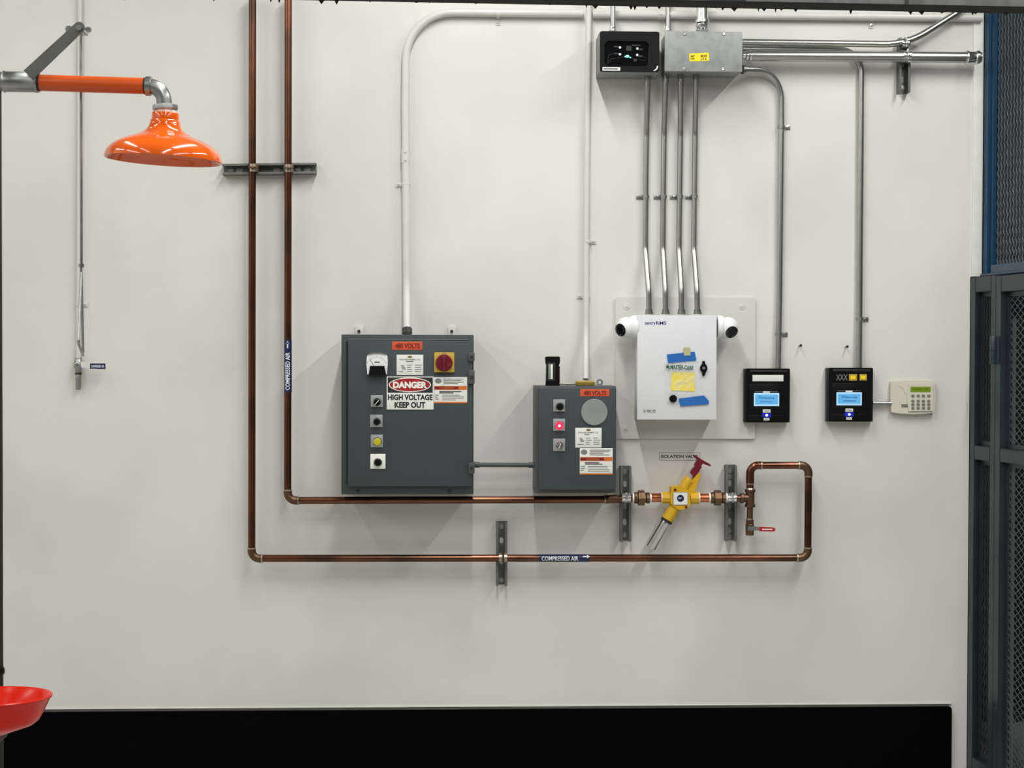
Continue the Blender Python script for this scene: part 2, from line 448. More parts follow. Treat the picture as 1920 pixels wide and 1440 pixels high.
# --- white painted conduits
rA = 7.6*px
cdA = conduit('white painted conduit bending from the top run down to the large grey enclosure',
    [(1093, 25.5, .017), (762, 22.5, .017), (760, 200, .017), (763, 540, .022), (763.5, 626, .10)], 7.6, 'wpaint', fils=[0, .19, .4, .25, 0],
    straps=[(761, 346, -1, False), (934, 25, -1, True)], couplings=[(760.5, 293, .017, False, .05)], sm='wpaint', ss='wpaint')
mb = MB('iron'); pA = P(763.5, 626, .10); pB = P(763.3, 613, .088)
mb.lathe([(rA*1.0, 0), (rA*1.2, 0), (rA*1.2, .022), (rA*.98, .022)], pA, pB-pA, 8); mb.build('gland', cdA)
rB = 5.7*px
cdB = conduit('straight white painted conduit dropping to the small grey enclosure',
    [(1104, -6, .034), (1102.5, 110, .034), (1101, 210, .014), (1099, 480, .014), (1098.5, 620, .020), (1098, 711, .085)], 5.7, 'wpaint', fil=.2,
    straps=[(1101, 453, 1, False), (1099.2, 556, -1, False)], sm='wpaint', ss='wpaint')
cdT = conduit('white painted conduit running along the top of the wall towards the cage',
    [(1111, 27, .017), (1300, 28.5, .017), (1841, 33.5, .017)], 7.4, 'wpaint', straps=[(1635, 31.5, -1, True)], couplings=[(1246, 28, .017, True, .05)], sm='wpaint')
# ================================================================== drop pipe at the left
dp = thing('air_drop_pipe', 'thin white air pipe on the wall at far left ending in a ball valve', 'pipe', P(147, 360, .012))
MB('wpaint').tube([P(150, -12, .012), P(146.8, 672, .012)], .0078, seg=16).build('tube', dp)
strap(dp, 147.5, 571, .012, .008, 1, 'wpaint', 'wpaint')
strap(dp, 147.5, 60, .012, .008, 1, 'wpaint', 'wpaint')
b = MB('galv'); c = P(147, 684, .018)
b.lathe([(0, -.03), (.012, -.03), (.013, -.014), (.016, -.010), (.016, .010), (.013, .014), (.012, .026), (0, .026)], c, (0, 0, 1), 20)
b.lathe([(0, 0), (.011, 0), (.011, .014), (.006, .016), (.006, .02), (0, .02)], (c.x+.003, c.y-.012, c.z), (0, -1, 0), 16)
vb = b.build('ball_valve', dp)
b = MB('wpaint'); b.pprism([(151, 678), (168, 680), (197, 681), (199, 690), (196, 694), (168, 690), (152, 689)], .052, .047)
h = b.build('valve_handle', vb, 'white lever handle with a navy tag')
b = MB('navy'); b.pbox(169, 681.5, 197.5, 691.5, .0535, .0522); b.use('wink'); b.text('COMPRESSED AIR', 171, 684.5, 195, 689, .0537)
b.build('tag', vb, 'navy tag with white lettering')
b = MB('galv'); c = P(147, 700, .018)
b.lathe([(0, 0), (.009, 0), (.0105, .004), (.0105, .055), (.008, .064), (0, .065)], (c.x, c.y, c.z+.003), (0, 0, -1), 18)
b.use('dark'); b.lathe([(.0095, 0), (.0125, 0), (.0125, .006), (.0095, .006)], (c.x, c.y, c.z+.002), (0, 0, -1), 18)
b.build('outlet_nipple', dp, 'unpainted steel outlet below the valve')

# ================================================================== struts
def oval(cx, cz, w, h, n=10):
    r = w/2; pts = []
    for j in range(n+1):
        a = math.pi*j/n; pts.append((cx+r*math.cos(a), cz+h/2-r+r*math.sin(a)))
    for j in range(n+1):
        a = math.pi+math.pi*j/n; pts.append((cx+r*math.cos(a), cz-h/2+r+r*math.sin(a)))
    return pts
def strutch(label, u0, v0, u1, v1, slots, screws, horizontal=False, tilt=0, group=None, wpx=None):
    um, vm = (u0+u1)/2, (v0+v1)/2; c = P(um, vm, .041); k = S(.041)
    L = ((u1-u0) if horizontal else (v1-v0))*k; w = .0205 if wpx is None else wpx*k/2
    o = thing('strut_channel', label, 'bracket', (c.x, 0, c.z), group)
    R = Matrix.Rotation(math.radians(-tilt)+(math.pi/2 if horizontal else 0), 3, 'Y')
    def fin(mb):
        for v in mb.bm.verts: v.co = Vector((c.x, 0, c.z))+R @ v.co
    mb = MB('strut'); t = .0025
    sl = [oval(0, s_*L, .0135, .026) for s_ in slots]
    mb.prism([(-w, -L/2), (w, -L/2), (w, L/2), (-w, L/2)], -.003, -.0005, sl)
    for s_ in (-1, 1):
        a, e = sorted((s_*w, s_*(w-t))); mb.box(a, e, -.041, -.003, -L/2, L/2)
        a, e = sorted((s_*w, s_*(w-.0085))); mb.box(a, e, -.0415, -.039, -L/2, L/2, .0008)
        a, e = sorted((s_*(w-.0085), s_*(w-.0062))); mb.box(a, e, -.039, -.032, -L/2, L/2)
    fin(mb); mb.build('channel', o)
    for s_ in screws:
        mb = MB('galv'); mb.lathe([(.0, .003), (.011, .003), (.011, .0045), (.0075, .0046), (.0075, .010), (0, .0105)], (0, 0, s_*L), (0, -1, 0), 12)
        fin(mb); mb.build('anchor_bolt', o)
    return o, c
def clampat(root, u, v, dc, r, axis, m='galv', w=.028, tab=1, sc='bright'):
    c = P(u, v, dc); mb = MB(m)
    ax = Vector((0, 0, 1)) if axis == 'v' else Vector((1, 0, 0)); sd = Vector((1, 0, 0)) if axis == 'v' else Vector((0, 0, 1))
    mb.lathe([(r, -w/2), (r+.0025, -w/2), (r+.0025, w/2), (r, w/2)], c, ax, 20)
    for s_ in (-1, 1):
        p = c+sd*s_*(r+.002); y1 = -.041
        hx, hz = (.0012, w/2) if axis == 'v' else (w/2, .0012)
        mb.box(p.x-hx, p.x+hx, y1+.003, c.y, p.z-hz, p.z+hz)
    t = Vector((c.x, c.y-r-.003, c.z))
    mb.use(sc)
    e = .009
    mb.box(t.x-e*.5, t.x+e*.5, t.y-.012, t.y+.003, t.z-e*.8, t.z+e*.3, .002)
    a_ = sd*.016
    mb.cyl(t-a_+Vector((0, -.005, 0)), t+a_+Vector((0, -.005, 0)), .0032, seg=8)
    mb.lathe([(0, 0), (.0065, 0), (.0065, .006), (0, .006)], t+a_+Vector((0, -.005, 0)), sd, 6)
    return mb.build('pipe_clamp', root)
rC = 6.9*px; dC = .0415+rC+.0015
st1, _ = strutch('horizontal grey strut channel carrying the two copper risers, right of the shower head', 417.5, 306, 591, 326.5, [-.33, .07, .2, .40], [.30, -.42], True, 1.2)
clampat(st1, 475, 315, dC, rC, 'v', 'solder', tab=1, sc='brz'); clampat(st1, 541, 316, dC, rC, 'v', 'solder', sc='brz')
st2, _ = strutch('short vertical strut channel under the lowest copper run, below the gap between enclosures', 930.6, 979, 951, 1099, [.2, -.12], [.42, -.42])
clampat(st2, 943, 1046, dC, rC, 'h', 'solder', w=.03, sc='brz')
st3, _ = strutch('vertical strut channel left of the yellow valve, beside the small enclosure', 1162.8, 874, 1184.2, 1016.4, [.26, -.04, -.25], [.42, -.42])
st4, _ = strutch('vertical strut channel right of the yellow valve', 1360.5, 872, 1382.4, 1015.6, [.26, -.04, -.25], [.42, .34, -.37, -.45])
for s_, u in ((st3, 1174), (st4, 1372)): clampat(s_, u, 933.5, dC, rC*1.02, 'h', 'bright', w=.032)
st5, _ = strutch('vertical strut channel high on the wall near the blue cage, holding two steel conduits', 1686, 70, 1708, 173, [-.23, .05], [-.40], wpx=21)
clampat(st5, 1697, 82, .0415+6.2*px, 6.2*px, 'h', 'galv', w=.026)
clampat(st5, 1699, 106, .0415+10.2*px, 10.2*px, 'h', 'bright', w=.030)

# ================================================================== copper
def elbow(root, pa, pc, pb, r, m='brz', fil=.03):
    A, C_, B = P(*pa), P(*pc), P(*pb); mb = MB(m)
    mb.tube([A, C_, B], r*1.13, fil, seg=20)
    mb.use('solder')
    for p in (A, B):
        d = (C_-p).normalized()
        mb.lathe([(r, -.0022), (r*1.09, -.0016), (r*1.2, 0), (r*1.2, .003), (r*1.1, .004)], p, d, 20)
    return mb.build('elbow', root)
def piperun(name, label, pts, r, fil, loc=None):
    W = [P(*p) for p in pts]
    o = thing(name, label, 'pipe', sum(W, Vector())/len(W))
    MB('cop').tube(W, r, fil, seg=24).build('tube', o)
    return o
out = piperun('copper_pipe', 'outer copper air pipe: left riser, lowest run and square loop right of the yellow valve',
    [(473.5, -14, dC), (472, 1047, dC), (1514.5, 1046, dC), (1516, 872.5, dC), (1406.5, 872.5, dC), (1406.5, 920, dC)], rC, .032)
elbow(out, (472, 1028, dC), (472, 1047.3, dC), (492, 1047.3, dC), rC)
elbow(out, (1494, 1046, dC), (1514.7, 1046, dC), (1514.8, 1027, dC), rC)
elbow(out, (1516, 894, dC), (1516, 872.5, dC), (1497, 872.5, dC), rC)
elbow(out, (1428, 872.5, dC), (1406.5, 872.5, dC), (1406.5, 908, dC), rC*.98, 'cop')
b = MB('navy'); c = P(1058, 1046.4, dC); hw = 48*S(dC)
b.lathe([(rC*1.0, -hw), (rC*1.035, -hw), (rC*1.035, hw), (rC*1.0, hw)], c, (1, 0, 0), 28)
b.use('wink'); b.text('COMPRESSED AIR', 1015, 1042.2, 1084, 1050.6, dC, pipe=('h', rC*1.05, dC))
aw = MB('wink')
def arrow(mb, u, v, du, dc, r, vert):
    c = P(u, v, dc); k = S(dc); hs = []
    pts = [(-8, -1.4), (1, -1.4), (1, -4), (8, 0), (1, 4), (1, 1.4), (-8, 1.4)]
    vs = []
    for (x, z) in pts:
        x *= k*.85; z *= k*.85
        vs.append((c.x-z, -(dc+math.sqrt(r*r-z*z)), c.z+x) if vert else (c.x+x, -(dc+math.sqrt(r*r-(z+.004)**2)), c.z+z+.004))
    mb.raw(vs, [(0, 1, 5, 6), (2, 3, 4), (1, 2, 4, 5)])
arrow(b, 1099, 1044.5, 0, dC, rC*1.08, False)
b.build('pipe_marker', out, 'navy marker reading COMPRESSED AIR with arrow')
inn = piperun('copper_pipe', 'inner copper air pipe: second riser turning right to pass under both enclosures',
    [(540.5, -14, dC), (539.5, 938.5, dC), (1148, 936.5, dC), (1182, 934, dC)], rC, .032)
elbow(inn, (539.7, 919, dC), (539.5, 938.5, dC), (560, 938.5, dC), rC)
b = MB('brz'); A, B = P(1134, 936.5, dC), P(1158, 935, dC)
b.cyl(A, B, rC*1.16, seg=20); b.use('solder'); ring(b, A, B-A, rC*1.22, .004); b.build('coupling', inn)
b = MB('navy'); c = P(540, 686, dC); hw = 49*S(dC)
b.lathe([(rC*1.0, -hw), (rC*1.035, -hw), (rC*1.035, hw), (rC*1.0, hw)], c, (0, 0, 1), 28)
b.use('wink'); b.text('COMPRESSED AIR', 535.8, 661, 544.2, 731, dC, pipe=('v', rC*1.05, dC))
arrow(b, 540, 646, 0, dC, rC*1.08, True)
b.build('pipe_marker', inn, 'navy marker reading COMPRESSED AIR with arrow')
# tee and drain valve on the loop
b = MB('brz'); k = S(dC)
tc_ = P(1406.5, 934, dC); b.lathe([(rC, -.033), (rC*1.42, -.033), (rC*1.42, -.023), (rC*1.18, -.021), (rC*1.18, .021), (rC*1.42, .023), (rC*1.42, .033), (rC, .033)], tc_, (0, 0, 1), 22)
b.lathe([(rC*1.1, 0), (rC*1.15, .024), (rC*1.4, .026), (rC*1.4, .036), (rC*.9, .036)], tc_, (-1, 0, 0), 22)
b.use('solder'); b.lathe([(rC, .033), (rC*1.3, .033), (rC*1.1, .038), (rC, .038)], tc_, (0, 0, 1), 22)
tee = b.build('tee', out, 'dull bronze tee fitting')
b = MB('brz'); b.cyl(P(1406.3, 948, dC), P(1406, 976, dC), rC*.82)
b.use('solder'); ring(b, P(1406, 973, dC), (0, 0, 1), rC*.98, .006)
b.build('nipple', out)
b = MB('brz'); c = P(1405.8, 989, dC)
b.lathe([(0, -.029), (rC*1.12, -.029), (rC*1.12, -.015), (rC*1.2, -.013), (rC*1.2, .011), (rC*1.08, .013), (rC*1.08, .028), (0, .028)], c, (0, 0, 1), 8, math.pi/8)
b.cyl((c.x, c.y-rC, c.z), (c.x, c.y-rC-.012, c.z), .007, seg=12)
dv = b.build('drain_valve', out, 'small bronze drain valve')
b = MB('galv'); dd = dC+rC+.013; b.pprism([(1402, 987), (1412, 986.5), (1426, 989), (1426, 995), (1412, 994.5), (1402, 995)], dd+.003, dd)
b.disc(1406, 990.5, 4, dd+.008, dd+.003); b.build('lever', dv)
b = MB('red2'); b.pprism([(1424, 988), (1450, 989), (1453.5, 991), (1454, 994), (1451, 996.8), (1424, 996)], dd+.006, dd-.002)
b.use('wink'); b.lines(1429, 991.5, 1448, 993.5, 1, dd+.0063, 1); b.build('lever_grip', dv, 'red vinyl grip')
# ================================================================== yellow isolation valve
iv = thing('isolation_valve', 'yellow lockout isolation valve with red pull handle and steel muffler', 'valve', P(1276, 934, dC))
def hexunion(ua, ub, ha, hb_):
    mb = MB('brz'); A, B = P(ua, 933.5, dC), P(ub, 933.5, dC); r = rC
    mb.lathe([(0, 0), (r*1.45, 0), (r*1.6, .004), (r*1.6, .012), (r*1.35, .015), (r*1.35, (B-A).length-.015), (r*1.55, (B-A).length-.012), (r*1.55, (B-A).length), (0, (B-A).length)], A, B-A, 10)
    C_, D_ = P(ha, 933.5, dC), P(hb_, 933.5, dC); mb.cyl(C_, D_, r*2.1, seg=8)
    mb.use('wht')
    for p in (A-Vector((.004, 0, 0)), B+Vector((.004, 0, 0))): ring(mb, p, (1, 0, 0), r*1.28, .006)
    mb.build('pipe_union', iv, 'bronze pipe union')
hexunion(1189, 1217.5, 1196, 1208); hexunion(1332.5, 1360, 1339, 1351)
b = MB('copb'); b.cyl(P(1219, 933, dC), P(1243, 933, dC), rC*1.22); b.use('wht'); ring(b, P(1240.8, 933, dC), (1, 0, 0), rC*1.5, .006); b.build('copper_nipple', iv)
b = MB('copb'); b.cyl(P(1307, 933.5, dC), P(1331, 933.5, dC), rC*1.22); b.use('wht'); ring(b, P(1310, 933.5, dC), (1, 0, 0), rC*1.5, .006); b.build('copper_nipple', iv)
b = MB('cop'); b.cyl(P(1182, 934, dC), P(1188, 934, dC), rC*.98); b.build('copper_stub', iv)
b = MB('cop'); b.cyl(P(1361, 934, dC), P(1390, 934.3, dC), rC*.98); b.build('copper_stub', iv)
b = MB('yel'); y_ = dC
b.lathe([(0, 0), (11.3*k, 0), (11.3*k, 16*k), (0, 16*k)], P(1241, 933, y_), (1, 0, 0), 10)
b.lathe([(0, 0), (12*k, 0), (12*k, 16*k), (0, 16*k)], P(1293.5, 933.5, y_), (1, 0, 0), 10)
ax = (P(1297, 893, y_)-P(1247, 976, y_))
b.pprism([(1259, 913), (1276, 911.5), (1293, 921), (1295, 945), (1287, 955), (1273, 956), (1262, 949), (1257, 943)], y_+.026, y_-.026)
body_dir = ax.normalized()
pl = P(1266, 948, y_); ql = P(1250, 976, y_)
b.tube([P(1274, 936, y_), ql], 11.3*k, seg=20)
b.tube([P(1276, 934, y_), P(1286.5, 905, y_), P(1294, 899, y_)], 10*k, seg=16)
b.pprism([(1277, 912), (1287, 897), (1297, 901), (1310, 886), (1314, 890), (1303, 921), (1293, 929)], y_+.012, y_-.012)
body = b.build('valve_body', iv)
b = MB('plate'); b.pbox(1262, 923, 1290, 947, y_+.0285, y_+.0262, .001); b.use('paper'); b.quad(1263, 924, 1289, 946, y_+.0288)
b.use('navy'); b.disc(1275.9, 934.3, 6.6, y_+.0296, y_+.0288); b.use('wink'); b.lines(1271.5, 933, 1280.5, 936, 2, y_+.0299, .5)
b.build('badge', body, 'white plate with round navy emblem')
b = MB('red'); b.disc(1266, 918.5, 2.4, y_+.030, y_+.026); b.build('cover_screw', body, 'small red screw head')
b = MB('red'); b.disc(1286.6, 951, 2.4, y_+.030, y_+.026); b.build('cover_screw', body, 'small red screw head')
b = MB('bright'); b.cyl(P(1292, 903, y_), P(1301, 889, y_), 2.6*k); b.build('stem', iv)
b = MB('red')
b.pprism([(1299, 893), (1294.5, 886), (1298, 880), (1301, 877.5), (1303.5, 874), (1302, 872.5), (1308, 862.5), (1302, 857.5), (1299.5, 853.5), (1302, 853), (1307, 856), (1320, 864), (1331, 870), (1333, 872.5), (1331.5, 874.5), (1318, 869.5), (1315, 873), (1316, 876), (1313, 880), (1311.5, 884), (1307, 889), (1300, 896)], y_+.012, y_-.012)
b.build('pull_handle', iv, 'dark red T-shaped handle')
A, B = P(1250, 976, y_), P(1220, 1027, y_); d_ = B-A; Lm = d_.length
b = MB('dark'); b.lathe([(0, -.004), (11.5*k, -.004), (11.5*k, .006), (0, .006)], A, d_, 22); b.build('muffler_collar', iv)
b = MB('muff'); b.lathe([(0, .006), (10.5*k, .006), (10.8*k, .014), (9.9*k, .018), (9.9*k, Lm-.003), (9.2*k, Lm), (0, Lm)], A, d_, 26); b.build('muffler', iv, 'ribbed bright steel muffler')
sg = thing('isolation_sign', 'small clear label reading ISOLATION VALVE above the yellow valve', 'sign', P(1274, 855, .001))
b = MB('board'); b.pbox(1236, 848.5, 1312.5, 863, .0015, .0004, .0005); b.use('gink')
for q in ((1236, 848.5, 1312.5, 849.3), (1236, 862.2, 1312.5, 863), (1236, 849, 1236.8, 862.5), (1311.7, 849, 1312.5, 862.5)): b.quad(*q, .0017)
b.use('ink'); b.text('ISOLATION VALVE', 1239, 852.8, 1309, 858.8, .0018, bold=.035); b.build('label_plate', sg)

# ================================================================== large enclosure
def plateknob(root, kind, u0, v0, u1, v1, uc, vc, r, d, pm='plate', label=None):
    o = MB(pm).pbox(u0, v0, u1, v1, d+.003, d, .0012)
    p = o.build('legend_plate', root)
    if label: p['label'] = label
    mb = MB('chrome')
    mb.disc(uc, vc, r+2.2, d+.011, d+.003, .002)
    mb.build('bezel', p)
    if kind == 'black': mb = MB('bl'); mb.disc(uc, vc, r, d+.020, d+.008, .002); mb.build('push_button', p, 'black push button')
    if kind == 'yellow': mb = MB('ylens'); mb.disc(uc, vc, r+.6, d+.022, d+.009, .004); mb.build('pilot_lens', p, 'yellow lens')
    if kind == 'red':
        mb = MB('rlens'); mb.disc(uc, vc, r+1, d+.022, d+.009, .004); mb.use('rcore'); mb.ellipse(uc, vc, r*.4, r*.4, d+.0224); mb.build('pilot_lens', p, 'glowing red lens')
    if kind in ('selector', 'grey'):
        mb = MB('bl' if kind == 'selector' else 'galv'); mb.disc(uc, vc, r, d+.018, d+.008, .002)
        c = P(uc, vc, d+.02); R = Matrix.Rotation(math.radians(40 if kind == 'selector' else 20), 3, 'Y')
        mb.box(c.x-.0032, c.x+.0032, -(d+.026), -(d+.016), c.z-r*.00185, c.z+r*.00185, .001, mtx=R)
        mb.use('wht'); q = Vector((c.x, -(d+.0265), c.z)); mb.box(q.x-.0010, q.x+.0010, q.y-.0004, q.y+.0004, q.z-r*.0017, q.z+r*.0017, mtx=R)
        mb.build('selector_knob', p, 'black selector knob' if kind == 'selector' else 'grey selector knob')
def placard(root, u0, v0, u1, v1, d):
    mb = MB('paper').pbox(u0, v0, u1, v1, d+.0012, d, .0005); w_, h_ = u1-u0, v1-v0; e = d+.0015
    mb.use('brass'); mb.ellipse(u0+w_*.5, v0+h_*.11, w_*.09, h_*.055, e)
    mb.use('gink'); mb.text('TRANSFORMER CO.', u0+w_*.09, v0+h_*.2, u0+w_*.9, v0+h_*.28, e)
    mb.lines(u0+w_*.35, v0+h_*.31, u0+w_*.65, v0+h_*.36, 1, e, 1)
    for (a, c_) in ((.4, .62), (.69, .95)): mb.lines(u0+w_*a, v0+h_*.5, u0+w_*c_, v0+h_*.92, 4, e, .3)
    mb.lines(u0+w_*.08, v0+h_*.82, u0+w_*.34, v0+h_*.9, 1, e, .5)
    mb.use('ink'); cx, cy = u0+w_*.25, v0+h_*.62
    for j in range(5): mb.quad(cx-w_*(.09-.01*j), cy-h_*.1+j*h_*.045, cx+w_*(.02+.02*j), cy-h_*.08+j*h_*.045, e)
    return mb.build('rating_placard', root, 'white rating placard with small print')
def warning(root, u0, v0, u1, v1, d, txt='WARNING'):
    mb = MB('paper').pbox(u0, v0, u1, v1, d+.0010, d, .0005); w_, h_ = u1-u0, v1-v0; e = d+.0013
    mb.use('gink'); mb.ellipse(u0+w_*.13, v0+h_*.15, w_*.10, h_*.10, e); mb.use('wht'); mb.text('MFG', u0+w_*.06, v0+h_*.11, u0+w_*.2, v0+h_*.19, e+.0002) if False else None
    mb.use('gink'); mb.lines(u0+w_*.30, v0+h_*.06, u0+w_*.95, v0+h_*.30, 4, e, .5)
    mb.use('orange'); mb.quad(u0+w_*.01, v0+h_*.34, u0+w_*.99, v0+h_*.49, e)
    mb.use('redink'); mb.quad(u0+w_*.02, v0+h_*.36, u0+w_*.74, v0+h_*.47, e+.0002)
    mb.use('orange'); mb.text('WARNING', u0+w_*.2, v0+h_*.385, u0+w_*.6, v0+h_*.45, e+.0004)
    mb.use('orange'); mb.quad(u0+w_*.0, v0+h_*.955, u0+w_, v0+h_, e)
    mb.use('ink'); mb.lines(u0+w_*.16, v0+h_*.54, u0+w_*.82, v0+h_*.64, 2, e, .7)
    mb.use('gink'); mb.lines(u0+w_*.25, v0+h_*.68, u0+w_*.9, v0+h_*.92, 4, e, .4); mb.lines(u0+w_*.03, v0+h_*.68, u0+w_*.16, v0+h_*.9, 3, e, .4)
    return mb.build('warning_sticker', root, 'white warning sticker with orange band')
DB = .20; DD = .222
big = thing('electrical_enclosure', 'large dark grey electrical enclosure with DANGER HIGH VOLTAGE sign', 'electrical box', (P(765, 780, .1).x, -.1, P(765, 780, .1).z))
b = MB('grey'); b.pbox(640, 627.5, 888, 927, DB, .012, .003); b.build('body', big)
b = MB('grey'); b.pbox(652, 638, 885, 912, DD, DB+.001, .005)
b.use('dark'); b.pbox(649, 640, 651.5, 908, DB+.004, DB)
b.build('door', big)
b = MB('plate'); x0, x1, z0, z1 = RC(654, 637, 878, 638.5, DD); b.box(x0, x1, -DD, -DB-.002, z1+.0006, z1+.0022); b.build('drip_edge', big, 'bright edge along the top of the door')
for u in (668, 840): b = MB('iron'); b.pbox(u, 919, u+6, 924, DB+.005, DB, .001); b.build('cover_bolt', big)
for (v0, v1) in ((661, 677), (694, 720), (867, 888)):
    b = MB('grey2'); b.pbox(878.5, v0, 890, v1, DB+.034, DB+.0, .003); b.use('iron'); b.disc(884.5, (v0+v1)/2, 2.6, DB+.039, DB+.034); b.build('door_clamp', big)
for u in (672, 846):
    b = MB('wpaint'); x0, x1, z0, z1 = RC(u-6, 612, u+9, 640, .012); b.box(x0, x1, -.011, -.001, z0, z1, .002)
    c = P(u+1, 621, .012); b.use('iron'); b.lathe([(0, 0), (.006, 0), (.006, .006), (0, .006)], (c.x, -.011, c.z), (0, -1, 0), 6); b.build('mounting_foot', big)
b = MB('orl'); b.pbox(735, 640.5, 792, 656, DD+.001, DD, .0004); b.use('redink'); b.text('480 VOLTS', 741, 643.5, 787, 653, DD+.0014, bold=.04); b.build('voltage_label', big, 'orange label reading 480 VOLTS')
# analogue meter
b = MB('white')
b.pprism([(688, 668), (691, 664), (700, 662), (714, 662), (723, 664), (726.5, 668), (727, 680), (725.5, 702), (688.5, 702), (687, 680)], DD+.014, DD)
b.use('ink')
cc = P(706.5, 690, DD+.0145)
for j in range(13):
    a = math.radians(150-j*10); r0, r1 = .036, (.043 if j % 3 == 0 else .040)
    p, q = Vector((math.cos(a)*r0, 0, math.sin(a)*r0)), Vector((math.cos(a)*r1, 0, math.sin(a)*r1)); t = Vector((-math.sin(a), 0, math.cos(a)))*.0005
    b.raw([cc+p-t, cc+p+t, cc+q+t, cc+q-t], [(0, 1, 2, 3)])
b.lines(702, 678, 714, 680, 1, DD+.0145, 1)
p, q = P(701, 685, DD+.0147), P(693, 672.5, DD+.0147); b.tube([p, q], .0005, seg=5)
me_ = b.build('meter', big, 'white analogue meter with needle')
b = MB('bl'); b.pprism([(694, 686), (720.5, 686), (724, 703), (691, 703)], DD+.022, DD+.002); b.build('meter_cover', me_, 'black lower cover')
b = MB('chrome'); b.pprism([(690, 663.5), (699, 661), (714, 661), (724, 663.5), (724, 665), (714, 662.6), (699, 662.6), (690, 665)], DD+.018, DD); b.build('meter_rim', me_)
placard(big, 743.7, 665, 793.5, 703, DD)
b = MB('yelp'); b.pbox(814, 660.5, 852, 698.5, DD+.008, DD, .004); b.use('brass')
b.text('ON', 829, 661.8, 837, 665, DD+.0083)
ds = b.build('disconnect_switch', big, 'square yellow disconnect plate')
b = MB('red'); b.disc(832.5, 680.5, 16, DD+.022, DD+.008, .004); c = P(832.5, 681, DD+.03)
b.box(c.x-.006, c.x+.006, -DD-.042, -DD-.018, c.z-.026, c.z+.026, .004); b.use('redink'); b.ellipse(842, 684, 3, 4, DD+.0223)
b.build('rotary_knob', ds, 'dark red rotary knob')
# danger sign
b = MB('wht'); b.pbox(725, 706, 813, 768, DD+.0022, DD, .001); e = DD+.0025
b.use('ink'); b.quad(726.8, 707.6, 811.4, 736.5, e); b.use('wht'); b.ellipse(768.5, 721.5, 39.5, 13.6, e+.0003); b.use('dred'); b.ellipse(768.5, 721.5, 37.6, 12, e+.0006)
b.use('wht'); b.text('DANGER', 737, 715.5, 800.5, 728, e+.0009, bold=.055)
b.use('ink'); b.text('HIGH VOLTAGE', 727.5, 739.5, 811, 750.5, e+.0003, bold=.042); b.text('KEEP OUT', 740, 753.5, 797.5, 765, e+.0003, bold=.042)
b.build('danger_sign', big, 'white, black and red DANGER HIGH VOLTAGE KEEP OUT sign')
warning(big, 813.5, 707, 876, 756, DD)
plateknob(big, 'selector', 695, 741, 718, 763, 706.8, 754.5, 6.4, DD)
plateknob(big, 'black', 694, 777.6, 717.5, 801, 706.3, 791.5, 6, DD)
plateknob(big, 'yellow', 695, 815, 718, 838.7, 707.4, 829, 6.6, DD)
plateknob(big, 'black', 694.4, 851, 722.7, 879, 708.3, 867.5, 6.2, DD, 'wht', 'white legend plate')
# ================================================================== small enclosure
SB = .165; SD = .185
sm = thing('electrical_enclosure', 'small dark grey electrical enclosure with red pilot lamp and round cover', 'electrical box', (P(1080, 824, .1).x, -.09, P(1080, 824, .1).z))
b = MB('grey2'); b.pbox(1003, 723.5, 1155, 925, SB, .002, .004); b.build('body', sm)
b = MB('grey'); b.pbox(1009.5, 726.5, 1155.5, 918.5, SD, SB+.0005, .006); b.build('door', sm)
b = MB('orl'); b.pbox(1087.8, 729.6, 1142.7, 743, SD+.001, SD, .0004); b.use('redink'); b.text('480 VOLTS', 1094, 732.5, 1137, 741, SD+.0014, bold=.04); b.build('voltage_label', sm, 'orange label reading 480 VOLTS')
b = MB('disc'); b.disc(1114.5, 773, 25, SD+.006, SD, .002, 48); b.build('round_cover', sm, 'paler grey round cover')
plateknob(sm, 'black', 1037.4, 748.7, 1059.6, 771.8, 1050, 763, 6.4, SD)
plateknob(sm, 'red', 1037.2, 785, 1059.6, 808, 1049, 798.4, 6.6, SD)
plateknob(sm, 'grey', 1037.2, 822.6, 1059.6, 845.8, 1049.5, 836, 5.6, SD)
placard(sm, 1078.7, 802, 1128, 839.3, SD); warning(sm, 1087, 840.3, 1148.8, 889.7, SD)
# link conduit between both enclosures
lk = conduit('short grey conduit linking the two electrical enclosures near their lower corners', [(887, 871.5, .09), (1003.5, 872, .09)], 4.2, 'grey2', conns=[(0, .024), (-1, .024)], cm='grey2')
# work light, padlock and key on the small enclosure
zs = P(1080, 723.5, SB).z
wl = thing('work_light', 'upright black work light with pale strip lens standing on the small enclosure', 'lamp', (P(1036, 700, .12).x, -.12, zs))
b = MB('bl'); x0, x1, z0, z1 = RC(1023, 670, 1050, 722, .15); z0 = zs+.0005
b.prism([(x0, z0), (x1, z0), (x1-.003, z0+.02), (x1-.004, z1-.03), (x1+.0, z1-.018), (x1, z1), (x1-.004, z1+.003), (x0+.004, z1+.003), (x0-.001, z1), (x0, z1-.02), (x0+.003, z1-.028), (x0+.002, z0+.02)], -.15, -.115)
b.build('casing', wl)
b = MB('bl2'); b.pbox(1026.5, 680, 1041, 714, .1525, .1502, .001); b.use('disc'); b.pbox(1028.3, 683, 1032, 711, .154, .1526, .0005); b.use('wht'); b.pbox(1032.6, 683, 1036.4, 711, .154, .1526, .0005)
b.build('lens', wl, 'pale vertical strip lens')
b = MB('red'); b.box(x1-.003, x1+.0004, -.140, -.125, z0+.012, z1-.032, .001); b.build('side_stripe', wl, 'red stripe on the side')
pk = thing('padlock', 'flat brass padlock with a key lying on the small enclosure under the white conduit', 'padlock', (P(1097, 719, .14).x, -.13, zs))
x0, x1, z0, z1 = RC(1080, 715, 1115, 722.5, .155)
b = MB('brass'); b.box(x0, x1, -.158, -.118, zs+.0005, zs+.0175, .003); b.build('lock_body', pk)
b = MB('galv'); b.tube([(x1, -.138, zs+.008), (x1+.012, -.138, zs+.008)], .003, seg=10)
